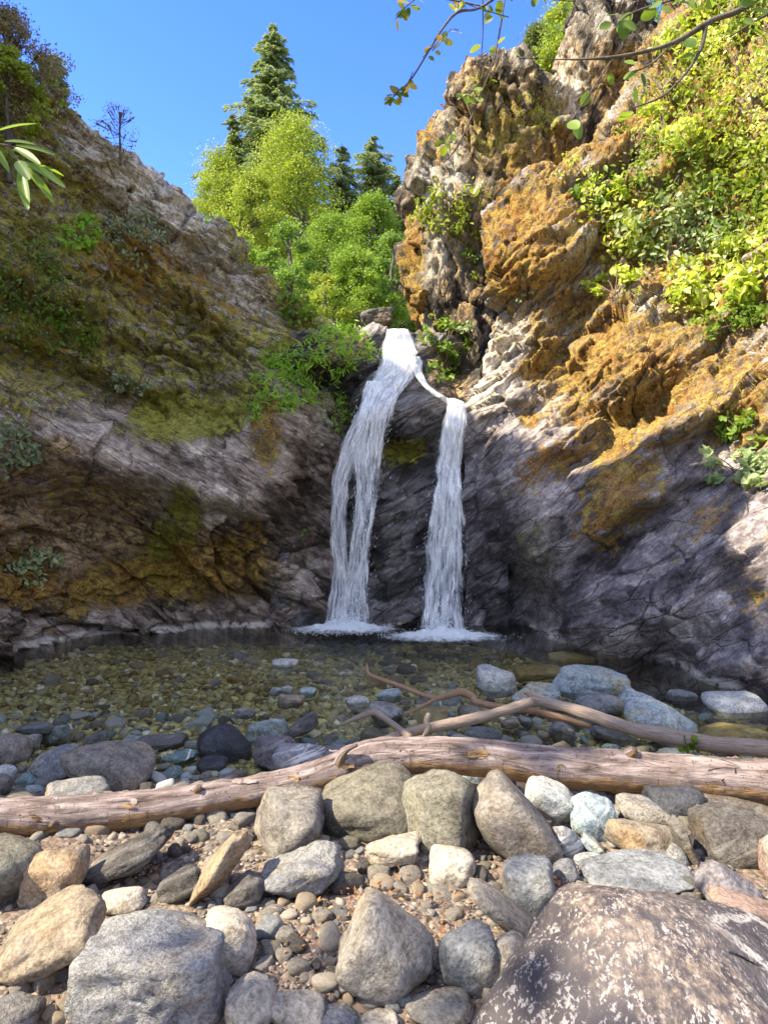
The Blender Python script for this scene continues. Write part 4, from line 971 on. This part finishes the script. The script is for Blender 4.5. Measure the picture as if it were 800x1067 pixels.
def broadleaf(px,pytop,pw,Y,mat,seed,label,nc=60,per=170,leaf=.14,base=None,crown_frac=.85,group=None,name='broadleaf_tree',trunk=.16,taper=.75):
    rg=np.random.default_rng(seed); x=(px-CX)/F*Y; zt=CAMZ-(pytop-CY)/F*Y; zb=base if base is not None else terz(x,Y)-.2
    H=zt-zb; rw=pw/2/F*Y
    root=empty(name,(x,Y,zb)); tag(root,label,'tree',group)
    cc=[];cr=[]
    br=[]
    tp=[(x,Y,zb),(x+rg.normal()*.02*H,Y,zb+H*.35),(x+rg.normal()*.03*H,Y+rg.normal()*.02*H,zb+H*.7),(x,Y,zt-min(.3,.1*H))]
    br.append((tp,[trunk,trunk*.75,trunk*.4,.03],dict(nseg=8,sub=4,rough=trunk*.06)))
    TPn=np.array(tp)
    for i in range(nc):
        t=1-crown_frac+crown_frac*rg.uniform(0,1)**.9; tt=(t-(1-crown_frac))/crown_frac
        prof=((1-tt)**.75*min(1,tt*5+.35)*.8+.06) if taper>.6 else (math.sin(math.pi*min(1,.12+.88*tt))**.7)*(1-taper*tt)+.12
        a=rg.uniform(0,6.28); r=rw*prof*1.25*rg.uniform(.25,1)**.5
        c=np.array([x+math.cos(a)*r,Y+math.sin(a)*r,zb+H*t]); cc.append(c); cr.append(rw*rg.uniform(.12,.42))
        if i%2==0:
            s=crom(TPn,np.array([max(0.1,(t-.15))*3]))[0]; mid=(s+c)/2+np.array([0,0,-.05*r])
            br.append(([s,mid,c],[trunk*.22,trunk*.12,.01],dict(nseg=5,sub=3)))
    merge_tubes('trunk',br,B_DARK,root)
    P=clumps(cc,cr,per,rg,.55)
    tone=np.repeat(rg.uniform(0,1,nc),per)
    P=np.concatenate([P,P+rg.normal(size=P.shape)*rw*.07]); tone=np.concatenate([tone,tone])
    leaves('crown',P,leaf*.72,mat,root,seed+1,narrow=.6,rndbias=tone)
    return root
def conifer(px,pytop,pw,Y,mat,seed,label,spray=.3,base=None,nwh=44,lean=0,group=None,dens=1.0,bare=.12):
    rg=np.random.default_rng(seed); x=(px-CX)/F*Y; zt=CAMZ-(pytop-CY)/F*Y; zb=base if base is not None else terz(x,Y)-.2
    H=zt-zb; rw=pw/2/F*Y; root=empty('conifer_tree',(x,Y,zb)); tag(root,label,'tree',group)
    br=[([(x,Y,zb),(x,Y,zb+H*.5),(x,Y,zt)],[H*.014,H*.009,.02],dict(nseg=8,sub=4))]
    C=[];D=[];t_=[]
    for i in range(nwh):
        t=bare+(1-bare)*(i+rg.uniform(-.3,.3))/nwh; t=min(t,.99)
        L0=rw*(1-t)**.75*1.12*(.75+.5*rg.uniform())
        if rg.uniform()<.10: L0*=.5
        for j in range(rg.integers(6,9)):
            a=rg.uniform(0,6.28); L=L0*rg.uniform(.55,1.1); L=max(L,.2)
            d=np.array([math.cos(a),math.sin(a),0]); z0=zb+H*t
            n=max(4,int(L*7*dens)); tone=rg.uniform()
            br.append(([(x,Y,z0),tuple(np.array([x,Y,z0])+d*L*.5+[0,0,-.05*L]),tuple(np.array([x,Y,z0])+d*L+[0,0,-.22*L])],[.035,.02,.008],dict(nseg=4,sub=2)))
            for k in range(n):
                u=(k+.7)/n; zz=-.22*L*u*u+.04*L*u
                wv=.32*L*(1-u*.7)
                for q in range(5):
                    s=rg.uniform(-1,1)*wv; side=np.array([-d[1],d[0],0])
                    C.append(np.array([x,Y,z0])+d*(L*u)+side*s+[0,0,zz-abs(s)*.3+rg.normal()*.05]); D.append(d*.8+side*np.sign(s)*.6+[0,0,-.55]); t_.append(tone)
    merge_tubes('trunk',br,B_DARK,root)
    leaves('crown',C,spray,mat,root,seed+1,narrow=.30,dirs=np.array(D),rndbias=np.array(t_))
    return root
conifer(284,24,210,42,L_CON,1,'tall dark conifer standing alone against the sky above the trees',spray=.42,nwh=84,bare=.02,dens=1.5)
conifer(243,118,120,40,L_CONY,2,'lighter conifer close to the left foot of the tall one',spray=.3,nwh=50,dens=1.4)
conifer(356,150,170,44,L_CON,3,'small dark conifer tip right of the yellow tree',spray=.3,nwh=50,dens=1.4)
conifer(388,140,210,46,L_CON,4,'dark conifer behind the green trees near the spire',spray=.34,nwh=54,dens=1.4)
conifer(413,180,130,44,L_CON,5,'narrow dark conifer touching the spire edge',spray=.3,nwh=44,dens=1.4)
broadleaf(306,120,140,27,L_YEL,11,'tall yellow green tree in front of the dark conifer',nc=130,per=230,leaf=.12)
broadleaf(230,160,110,26,L_YEL,12,'yellow tree at the left end of the row above the ridge',nc=90,per=200,leaf=.11,taper=.75)
broadleaf(266,186,90,24,L_YEL,13,'lower yellow green tree between the two tall yellow ones',nc=80,per=200,leaf=.11,taper=.5)
broadleaf(346,226,92,22,L_GRN,14,'bright green tree right of the yellow tree',nc=90,per=200,leaf=.10,taper=.5)
broadleaf(388,212,90,24,L_GRN,15,'green tree partly hidden by the left edge of the spire',nc=90,per=200,leaf=.11,taper=.5)
broadleaf(300,238,70,19,L_MID,16,'darker green small tree low behind the ridge',nc=45,per=180,leaf=.11,taper=.4)
broadleaf(372,262,74,17,L_GRN,17,'low green tree just above the waterfall boulders',nc=45,per=180,leaf=.10,taper=.4)
broadleaf(412,250,60,18,L_MID,18,'mid green tree beside the base of the spire',nc=40,per=180,leaf=.10,taper=.4)
broadleaf(335,285,60,15.5,L_YEL,19,'small bright lime tree close to the left of the waterfall top',nc=36,per=170,leaf=.09,taper=.3,name='lime_bush')
broadleaf(255,255,66,20,L_GRN,20,'rounded green tree rising behind the middle of the ridge',nc=40,per=170,leaf=.11,taper=.4)
# hillside trees behind the spire at upper right
for i,(px,pt,pw,Y,m_) in enumerate([(558,34,84,34,L_CONY),(590,-15,110,36,L_YEL),(545,72,60,32,L_YEL),(622,-40,100,36,L_CONY),(578,30,80,31,L_YEL),(655,-60,110,38,L_GRN),(610,5,90,32,L_GRN)]):
    labs=['hazy yellow green tree on the slope behind the gap between the two peaks','tallest yellow tree behind the jagged peak','small yellow tree just right of the rounded spire top','green grey tree above the jagged peak reaching out of frame','low yellow tree behind the saddle between the peaks','green tree right of the jagged peak at the top edge','green tree directly behind the tip of the jagged peak']
    broadleaf(px,pt,pw,Y,m_,40+i,labs[i],nc=80,per=200,leaf=.19,group='trees on the slope behind the spire')
# upper-left corner growth on the ridge
def onridge(px,py,Y): return W(px,py,Y)
broadleaf(12,18,84,8.0,L_DRY,60,'bushy purple brown shrub tree in the upper left corner',nc=55,per=150,leaf=.045,base=W(12,150,8.0)[2],trunk=.05,taper=.2,name='shrub_tree')
broadleaf(10,55,60,7.6,L_YEL,61,'yellow leaved shrub under the purple brown one at the left edge',nc=30,per=60,leaf=.07,base=W(10,190,7.6)[2],trunk=.04,taper=.2,name='shrub_tree')
broadleaf(46,62,40,9.5,L_YEL,62,'pale yellow sapling on the ridge top right of the corner shrubs',nc=24,per=90,leaf=.06,base=W(46,130,9.5)[2],trunk=.03,taper=.3,name='sapling')
conifer(58,60,30,12,L_GREY,63,'thin grey green young conifer at the left ridge top',spray=.10,base=W(58,150,12)[2],nwh=22,dens=2.0)
broadleaf(126,112,42,8.7,L_DRY,64,'bare twiggy purple bush on the ridge against the sky',nc=60,per=9,leaf=.03,base=W(135,172,8.7)[2],trunk=.02,taper=.1,crown_frac=.9,name='bare_bush')
print('trees',time.time()-T0)
def plant(name,px,py,rw,rh,n,size,mat,label,seed,depth=.25,which=None,narrow=.6,shape=8,lift=.10,droop=.25,cat='plant',group=None,stems=7,cl=None):
    """leafy plant rooted on the cliff face; (px,py) centre, rw/rh half size in pixels"""
    rg=np.random.default_rng(seed); h,n0=hit(px,min(py+rh*.5,640),which)
    if h is None: h=Vector(W(px,py,9)); n0=Vector((0,-1,0))
    Y=h.y; root=empty(name,tuple(h)); tag(root,label,cat,group)
    cl=cl or max(3,n//14); cen=[];tt=0
    while len(cen)<cl and tt<cl*20:
        tt+=1
        u,v=rg.uniform(-1,1,2)
        if u*u+v*v>1: continue
        hh,n2=hit(px+u*rw,py+v*rh,which)
        if hh is None: continue
        if abs(hh.y-Y)>.9: hh=Vector(W(px+u*rw,py+v*rh,Y))
        else: n2=n2
        cen.append((np.array(hh)+np.array(n2 if n2 else (0,-1,0))*rg.uniform(.02,lift*2)+np.array([0,-.03,.0])))
    if not cen: cen=[np.array(h)]
    per=max(3,n//len(cen)); rr=[max(.05,min(rw,rh)/F*Y*.45)]*len(cen)
    P=clumps(cen,rr,per,rg,.8)
    merge_tubes('stem',[([tuple(h),tuple((np.array(h)+c)/2+np.array([0,-.04,.03])),tuple(c)],[.010,.007,.003],dict(nseg=5,sub=3)) for c in cen[:stems]],B_TWIG,root)
    NN=np.tile(np.array([-.25,-.55,.75]),(len(P),1))
    leaves('leaves',P,size,mat,root,seed+1,N=NN,narrow=narrow,shape=shape,droop=droop,rndbias=np.repeat(rg.uniform(0,1,len(cen)),per))
    return root
# broad leafy cover on the upper right slope, shrub by shrub
sh=[(640,215,34,26),(690,190,40,34),(745,160,44,36),(790,120,40,40),(660,250,30,22),(705,245,44,34),(760,225,44,36),(800,200,34,40),(690,300,34,20),(740,290,44,26),(790,275,40,30),(770,330,40,20),(720,110,40,34),(770,60,44,36),(725,50,34,30),(690,140,30,22),(800,20,40,34),(760,0,40,26),(610,190,22,18),(640,300,20,14)]
wh=['beside the orange moss knob','above the sage coloured patch','in the upper middle of the leafy slope','high at the right edge','just below the knob shrub','on the sage patch itself','in the centre of the leafy slope','at the right edge half way down','lowest on the left of the slope','low in the middle above the golden moss','low near the right edge','hanging lowest above the mossy rock','near the dark hanging branch','at the top right under the branch','between the branch and the dry slope','small one on the dry strip','in the top right corner','on the top edge right of centre','at the edge of the dark gully','small sprig below the knob']
for i,(a,b,c,d) in enumerate(sh):
    sage=(i in (5,))
    plant('slope_shrub',a,b,c*1.1,d*1.1,int(c*d*(.34,.5,.42,.6)[i%4]),(.095,.07,.085,.058,.11)[i%5],L_PALE if sage else (L_IVY,L_YEL,L_IVY,L_GRN,L_IVY)[(i*3)%5],'%s leafy shrub %s'%('sage green' if sage else 'bright green',wh[i]),200+i,which=[2,4],narrow=.55,lift=.10,cat='shrub',group='leafy shrubs on the right slope',cl=max(8,int(c*d*.03)))
plants=[
('leafy_plant',473,222,36,28,380,.10,L_YEL,'pale lime leafed plant hanging on the grey spire',[3]),
('leafy_plant',497,262,12,30,60,.07,L_YEL,'narrow trailing lime plant below the one on the spire',[3]),
('leafy_plant',482,268,14,14,50,.06,L_GRN,'small clump on the spire between the trailing plant and the falls',[3]),
('leafy_plant',458,330,9,12,40,.06,L_YEL,'small yellow green tuft low on the spire left of the recess',[3,1]),
('leafy_plant',466,352,24,18,240,.09,L_GRN,'green plant in the recess right of the waterfall lip',[1,3]),
('leafy_plant',462,378,16,20,220,.08,L_GRN,'bright green fern drooping beside the upper fall',[1,3,2]),
('leafy_plant',492,348,12,12,60,.07,L_PALE,'pale leafed plant against the white rock edge',None),
('fern',352,366,32,24,700,.10,L_FERN,'bushy green fern on the mossy rock left of the lip',[1,0]),
('fern',300,400,28,32,800,.11,L_FERN,'bright feathery fern bush on the ledge left of the falls',[0,1]),
('fern',348,430,20,28,260,.07,L_FERN,'dark hanging ferns under the left ledge beside the cascade',[1,0]),
('fern',272,425,14,16,120,.08,L_FERN,'small fern left of the feathery bush',[0]),
('leafy_plant',772,488,42,20,240,.12,L_PALE,'pale big leafed plant hanging over the right wall at the frame edge',[2]),
('leafy_plant',768,447,20,18,200,.08,L_GRN,'green tuft on the right wall above the pale plant',[2]),
('leafy_plant',34,586,26,17,200,.08,L_PALE,'pale ferny plant on the brown lower wall at left',[0]),
('bush',28,296,52,56,1700,.052,L_MID,'loose green bush on the mossy slope at the left edge',[0]),
('bush',62,345,38,30,500,.07,L_GRN,'low green bush right below the loose one at left',[0]),
('leafy_plant',84,246,17,17,220,.09,L_FERN,'small bright green clump on the upper left slope',[0]),
('bush',143,245,30,28,500,.06,L_GREY,'grey green bush near the ridge of the left cliff',[0]),
('bush',15,468,26,26,340,.07,L_GREY,'grey green bush at the left edge above the purple rock',[0]),
('bush',138,394,20,11,200,.06,L_GREY,'flat blue green bush in the middle of the left slope',[0]),
('leafy_plant',110,415,10,9,50,.04,L_GREY,'small grey tuft beside the flat blue green bush',[0]),
('fern',320,450,8,10,30,.04,L_MID,'tiny fern in the dark rocks left of the cascade',[0,1]),
('leafy_plant',319,553,8,5,18,.05,L_MID,'tiny green sprig on the dark rock left of the cascade',[0,1]),
('leafy_plant',618,192,22,20,140,.10,L_GRN,'bright green sprig hanging above the orange moss',None),
('leafy_plant',545,303,10,8,20,.06,L_PALE,'small pale plant in the middle of the orange moss',[2]),
('leafy_plant',318,316,22,18,360,.08,L_GRN,'green weeds at the bottom end of the ridge by the stream',[0]),
('dry_shrub',690,75,30,40,260,.05,leaf_material('dry_grass_leaf',[(.30,.24,.12),(.42,.36,.18),(.30,.30,.10)],.3,.8),'dry straw coloured shrub on the strip above the gully',[2,4]),
('dry_shrub',660,150,22,24,160,.045,bpy.data.materials['dry_grass_leaf'],'small straw coloured shrub at the foot of the dry strip',[2,4]),
('leafy_plant',640,130,14,10,40,.08,L_YEL,'yellow leafed sprig on the dark peak beside the dry strip',None),
]
for i,(nm,a,b,c,d,n,s,m_,lab,wh_) in enumerate(plants):
    plant(nm,a,b,c,d,n,s,m_,lab,300+i,which=wh_,narrow=.55 if nm!='fern' else .25,droop=.25 if nm!='fern' else .1,cat='fern' if nm=='fern' else ('bush' if nm in('bush','dry_shrub') else 'plant'),lift=.07)
# sprig on the branch
rg=np.random.default_rng(5); c=np.array(W(720,772,3.9)); o=leaves('green_sprig',c+rg.normal(size=(40,3))*[.045,.02,.028]+[0,-.05,.0],.045,L_GRN,None,6,narrow=.7,shape=8); tag(o,'small bright green sprig growing on the grey branch above the log','sprig')
# fallen dead leaves
def litter(px,py,rw,rh,n,label,seed):
    rg=np.random.default_rng(seed); k=(py+rg.normal(size=n)*rh*.6-CY)/F; Y=(CAMZ-.14)/k; x=(px+rg.normal(size=n)*rw*.6-CX)/F*Y; z=bedz(x,Y)+.015+rg.uniform(0,.02,n)
    o=leaves('dead_leaves',np.stack([x,Y,z],1),.022,L_LITTER,None,seed+1,N=np.tile([0,0,1.5],(n,1)),narrow=.5); tag(o,label,'leaf litter',kind='stuff')
litter(567,942,18,16,300,'rust red dead leaves drifted against the speckled boulder',81)
litter(400,960,90,50,260,'scattered dead leaves on the gravel',82)
litter(200,880,150,40,80,'few dry leaves among the stones below the log',83)
# ------------------------------------------------------------------ overhanging branches with leaves
def _soft(o):
    md=o.modifiers.new('subdivision','SUBSURF'); md.levels=2; md.render_levels=2; o.data.polygons.foreach_set('use_smooth',np.full(len(o.data.polygons),True)); return o
def bough(name,stems,mat,label,seed,leaf,step,narrow=.65,off=.6,extra=None,hangs=.5):
    """stems: list of (points (px,py,Y), r0, r1, leafy)"""
    p0=W(*stems[0][0][0]); root=empty(name,p0); tag(root,label,'branch')
    rg=np.random.default_rng(seed); tubes=[];C=[];D=[]
    for pts,r0,r1,lf in stems:
        P=np.array([W(*p) for p in pts]); n=len(P); tubes.append((P.tolist(),list(np.linspace(r0,r1,n)),dict(nseg=6,sub=6,rough=r0*.25)))
        if lf:
            L=np.linalg.norm(np.diff(P,axis=0),axis=1).sum(); k=max(3,int(L/step*lf*2.0)); t=rg.uniform(0.05,n-1,k); Q=crom(P,t)
            for q in Q:
                d=rg.normal(size=3)*np.array([1,.6,.6]); d[2]-=hangs; d/=np.linalg.norm(d); C.append(q+d*leaf*off); D.append(d)
    merge_tubes('stem',tubes,B_DARK,root)
    NN=np.tile([0.1,-1.0,.5],(len(C),1))
    _soft(leaves('leaves',C,leaf,mat,root,seed+1,N=NN,dirs=np.array(D),narrow=narrow,shape=8,spread=.7))
    return root
bough('overhanging_branch',[
 ([(600,-60,2.3),(540,-20,2.35),(500,8,2.4),(470,18,2.4),(430,80,2.45),(415,95,2.45),(404,108,2.5)],.006,.002,0.55),
 ([(500,6,2.4),(470,0,2.4),(440,-4,2.4),(420,10,2.4),(412,20,2.4)],.003,.0015,1.0),
 ([(470,30,2.4),(455,45,2.4),(440,60,2.4)],.002,.001,1.5),
 ([(430,75,2.45),(420,95,2.45),(402,100,2.45)],.002,.001,2.2),
 ([(520,-30,2.35),(560,-5,2.35),(600,2,2.35)],.003,.0015,1.2),
 ([(470,-30,2.4),(480,0,2.4),(530,18,2.4)],.003,.0015,.5)],L_AUT,'thin arching twig with small rounded leaves against the sky at top centre',91,.045,.05)
bough('hanging_twigs',[
 ([(530,-30,3.2),(524,10,3.2),(515,60,3.2),(500,100,3.2),(478,150,3.2),(462,170,3.2)],.005,.003,.35),
 ([(502,-30,3.2),(503,30,3.2),(500,70,3.2)],.004,.002,.1),
 ([(500,85,3.2),(490,95,3.2),(484,104,3.2)],.003,.002,2.2),
 ([(476,130,3.2),(468,140,3.2),(460,150,3.2)],.003,.002,2.0)],L_YEL,'long hanging twigs with yellow leaves in front of the spire top',92,.06,.05)
bough('overhanging_branch',[
 ([(830,-40,2.2),(780,5,2.2),(740,22,2.2),(700,45,2.2),(650,58,2.2),(600,62,2.2),(540,60,2.2)],.012,.002,.12),
 ([(735,25,2.2),(730,50,2.2),(715,75,2.2),(690,100,2.2),(660,112,2.2)],.007,.002,.06),
 ([(700,45,2.2),(680,65,2.2),(660,75,2.2)],.005,.002,.2),
 ([(640,58,2.2),(600,118,2.2),(590,130,2.2)],.003,.0015,.35),
 ([(800,-10,2.1),(760,-15,2.1),(700,0,2.1),(655,15,2.1),(640,30,2.1)],.005,.002,1.2),
 ([(830,0,2.1),(790,20,2.1),(760,38,2.1)],.005,.002,.5)],L_GRN,'dark branch with large sunlit leaves crossing the top right corner',93,.062,.045,hangs=.6)
def soften(o):
    md=o.modifiers.new('subdivision','SUBSURF'); md.levels=2; md.render_levels=2; o.data.polygons.foreach_set('use_smooth',np.full(len(o.data.polygons),True)); return o
def placed_leaves(name,stem,lv,Y,mat,label,narrow,seed):
    root=empty(name,W(*stem[0][0][0])); tag(root,label,'branch')
    merge_tubes('stem',[([W(*p) for p in pts],list(np.linspace(r0,r1,len(pts))),dict(nseg=6,sub=6)) for pts,r0,r1 in stem],B_TWIG,root)
    rg=np.random.default_rng(seed); C=[];D=[];Sz=[]
    for (x0,y0,x1,y1,dy) in lv:
        a=np.array(W(x0,y0,Y)); b=np.array(W(x1,y1,Y+dy)); C.append((a+b)/2); D.append(b-a); Sz.append(np.linalg.norm(b-a))
    C=np.array(C); D=np.array(D); D/=np.linalg.norm(D,axis=1,keepdims=True)
    V,Fs,r=leafmesh(C,np.array(Sz),rg,N=np.tile([-.2,-1.0,.9],(len(C),1)),dirs=D,spread=.15,narrow=narrow,shape=8)
    soften(part('leaves',V,Fs,mat,root,attrs=dict(rnd=r),smooth=True))
    return root
placed_leaves('overhanging_branch',[([(-1100,-60,1.9),(-500,60,1.6),(-80,150,1.5),(-20,150,1.55),(10,152,1.6),(28,160,1.6)],.005,.002),([(8,152,1.6),(20,168,1.6),(26,178,1.6)],.003,.0015)],
 [(-10,138,44,128,.05),(2,148,40,150,.0),(12,150,62,163,.05),(14,154,44,172,-.05),(22,168,72,196,.0),(24,172,62,214,.05),(20,172,32,222,-.05),(24,176,52,206,.1),(-6,150,12,182,.0),(-14,150,4,170,.05),(16,168,34,188,-.1),(30,170,70,184,.1),(8,156,26,158,0)],1.6,L_MID,'cluster of long narrow green leaves hanging in at the left edge',.19,5)
print('plants',time.time()-T0)
# ------------------------------------------------------------------ off-frame tree and bank that throw the dappled shade
def shade_tree(x,y,zt,rw,zc,seed,label,per=120,nc=60,leaf=.16):
    # a tree on the left bank outside the picture; its crown sifts the sun over the creek
    rg=np.random.default_rng(seed); root=empty('alder_tree',(x,y,terz(x,y)-.1)); tag(root,label,'tree','trees on the left bank outside the view')
    cc=[];cr=[];br=[([(x,y,root.location.z),(x+.1,y,(root.location.z+zt)/2),(x,y,zt-.4)],[.16,.11,.03],dict(nseg=8,sub=4))]
    for i in range(nc):
        a=rg.uniform(0,6.28); r=rw*rg.uniform(0,1)**.5; z=rg.uniform(zc,zt); c=np.array([x+math.cos(a)*r,y+math.sin(a)*r,z]); cc.append(c); cr.append(rg.uniform(.3,.6)); br.append(([(x,y,z-.5),tuple(c)],[.04,.01],dict(nseg=4,sub=2)))
    merge_tubes('trunk',br,B_DARK,root)
    leaves('crown',clumps(cc,cr,per,rg,.6),leaf,L_MID,root,seed+1,narrow=.8)
shade_tree(-7.0,8.2,11.4,1.4,6.5,501,'leafy tree on top of the left cliff above the pool',per=150,nc=60)
shade_tree(-7.6,6.0,12.0,1.6,7.0,502,'leafy tree on top of the left cliff nearer than its neighbour',per=150,nc=60)
shade_tree(-7.2,2.0,12.2,1.7,8.6,503,'leafy tree leaning over the left bank beside the camera',per=70,nc=50)
shade_tree(-7.6,-2.2,11.0,2.0,7.2,504,'leafy tree on the left bank behind the camera',per=26,nc=34)
# ------------------------------------------------------------------ waterfall
wf=empty('waterfall',W(415,655,8.8)); tag(wf,'white two stranded waterfall tumbling over dark rock into the pool','waterfall')
def sheet(name,rowsw,mat,root,nu,seed,lift=.10,layer=0,wx=1.08,edge=.30,dens=0.0,vs=16,gap=None,bulge=.08,minY=None):
    rg=np.random.default_rng(seed); Rw=np.array(rowsw,float)  # py,l,r
    t=np.linspace(0,len(Rw)-1,(len(Rw)-1)*vs+1); C=crom(Rw,t); nv=len(C); u=np.linspace(0,1,nu)
    G=np.zeros((nv,nu,3)); 
    for i in range(nv):
        py,l,r=C[i]; m=(l+r)/2; hw=(r-l)/2*wx
        for j in (0,nu//2,nu-1):
            h,_=hit(m+(u[j]*2-1)*hw,min(py,652),[0,1,2]); G[i,j,1]=h.y if h is not None and h.y<11 else np.nan
    Yv=np.nanmin(np.where(G[:,[0,nu//2,nu-1],1]==0,np.nan,G[:,[0,nu//2,nu-1],1]),axis=1)
    Yv=np.where(np.isnan(Yv),10.2,Yv)
    # water cannot move back towards the cliff while it falls: running minimum then smooth
    Ym=np.minimum.accumulate(Yv); k=np.ones(9)/9; Ym=np.convolve(np.pad(Ym,4,mode='edge'),k,'valid')-lift-layer*.05
    for i in range(nv):
        py,l,r=C[i]; m=(l+r)/2; hw=(r-l)/2*wx; Y=Ym[i]
        for j in range(nu):
            s=u[j]*2-1
            x,_,z=W(m+s*hw,py,Y); G[i,j]=(x,Y-bulge*(1-s*s)+0.0,z)
    V=G.reshape(-1,3); V[:,1]+=.035*fbm(V*np.array([14,3,2.0]),2,seed)
    V[:,0]+=.03*fbm(V*np.array([3,3,2.5]),2,seed+1)
    V[:,2]=np.maximum(V[:,2],-.03)
    L=np.concatenate([[0],np.cumsum(np.linalg.norm(np.diff(G[:,nu//2],axis=0),axis=1))])
    wid=np.abs(G[:,-1,0]-G[:,0,0])
    U=np.stack([((u[None,:]-.5)*.55+.5+0*L[:,None]).ravel()+layer*3.1,np.repeat(L,nu)],1)
    s=np.abs(u*2-1)[None,:]+0*L[:,None]
    de=dens-edge*sm(s,.5,1.0)+.05-.10*np.linspace(0,1,nv)[:,None]
    if gap is not None: 
        px,py=PXY(V); de=de-blobs(px,py,gap).reshape(de.shape)
    o=part(name,V,gridfaces(nv,nu),mat,root,attrs=dict(dens=de.ravel())); setuv(o,U); return o
Lc=[(344,400,428),(350,398,431),(362,394,437),(380,391,440),(392,384,437),(402,378,430),(420,373,417),(450,366,408),(480,362,402),(500,366,399),(520,366,396),(560,361,391),(600,356,388),(630,350,388),(655,344,391)]
Kc=[(398,380,404),(420,374,396),(440,366,388),(460,357,378),(480,350,372),(500,345,367),(530,343,364),(560,342,364),(600,343,366),(630,338,366),(655,331,368)]
Mc=[(372,424,441),(384,428,441),(394,433,443),(402,438,448),(410,447,458),(417,456,470),(424,464,482),(432,464,486)]
Rc=[(416,466,475),(421,464,484),(428,462,488),(450,457,486),(480,452,483),(520,446,485),(560,440,488),(600,436,488),(640,432,488),(658,428,492)]
sheet('cascade',Lc,M_FALL,wf,26,5,layer=0)
sheet('cascade',Lc,M_FALL2,wf,26,6,layer=1.4,wx=1.14,dens=.02)
sheet('cascade',Kc,M_FALL2,wf,18,16,layer=2.1,wx=1.35,dens=.01)
sheet('cascade',Kc,M_FALL,wf,18,15,layer=.5,dens=.0,edge=.3)
sheet('side_stream',Mc,M_FALL,wf,12,7,dens=.03,edge=.3,lift=.04,bulge=.03)
sheet('cascade',Rc,M_FALL,wf,26,8,dens=.02)
sheet('cascade',Rc,M_FALL2,wf,26,9,layer=1.6,dens=.03,wx=1.28)
# separate falling strands and drops
def strands(name,rowsw,n,seed,Yoff):
    rg=np.random.default_rng(seed); Rw=np.array(rowsw,float); D,Fs=ico(1); C=[];sc=[]
    for i in range(n):
        py=rg.uniform(rowsw[0][0]+40,652); l=np.interp(py,Rw[:,0],Rw[:,1]); r=np.interp(py,Rw[:,0],Rw[:,2]); m=(l+r)/2; s=rg.normal()*.40
        h,_=hit(m,py,[1]); Y=(h.y if h is not None else 9.1)-Yoff-rg.uniform(0,.25)
        C.append(W(m+s*(r-l)/1.9,py,Y)); q=rg.uniform(.0012,.0034); sc.append((q,q,q*rg.uniform(1.5,8)))
    C=np.array(C);sc=np.array(sc); V=(D[None]*sc[:,None]+C[:,None]).reshape(-1,3); FF=(Fs[None]+(np.arange(n)*len(D))[:,None,None]).reshape(-1,3)
    part(name,V,FF,M_DROP,wf)['kind']='stuff'
strands('spray_drops',Lc,2600,31,.2); strands('spray_drops',Rc,2600,32,.2)
def foam(px,py,rw,rh,seed,label,root):
    k=(py-CY)/F; Y0=CAMZ/k; rx=rw/F*Y0; ry=min(.45,rh/F*Y0*Y0/CAMZ)
    n,m=40,64; r=np.linspace(0,1,n)[:,None]; a=np.linspace(0,2*math.pi,m,endpoint=False)[None,:]
    x=(px-CX)/F*Y0+rx*r*np.cos(a); y=Y0+ry*r*np.sin(a); P=np.stack([x.ravel(),y.ravel(),0*x.ravel()],1)
    z=.012+.10*np.exp(-(r*2.2)**2)+0*a; z=z.ravel()+np.maximum(0,.06*fbm(P*9,3,seed))*(1-r+0*a).ravel()**.7
    P[:,2]=z; d=(.92-.80*r**.8+0*a).ravel()
    part('foam',P,gridfaces(n,m,True),M_FOAM,root,attrs=dict(dens=d))
def splash(px,py,rw,n,seed):
    rg=np.random.default_rng(seed); Y0=CAMZ/((py-CY)/F); D,Fs=ico(1); r=np.abs(rg.normal(size=n))*rw*.55/F*Y0; a=rg.uniform(0,6.28,n)
    h=np.abs(rg.normal(size=n))*.11*np.exp(-(r/.3)**2)+.006
    C=np.stack([(px-CX)/F*Y0+r*np.cos(a),Y0-.1+r*np.sin(a)*.5,h],1); q=rg.uniform(.002,.007,n)
    V=(D[None]*(q[:,None,None]*np.array([1.3,1.3,.8]))+C[:,None]).reshape(-1,3); FF=(Fs[None]+(np.arange(n)*len(D))[:,None,None]).reshape(-1,3)
    part('splash_drops',V,FF,M_DROP,wf)['kind']='stuff'
splash(360,656,42,2600,51); splash(460,661,46,3000,52)
foam(358,657,76,19,1,'',wf); foam(462,665,86,22,2,'',wf)
print('done',time.time()-T0)
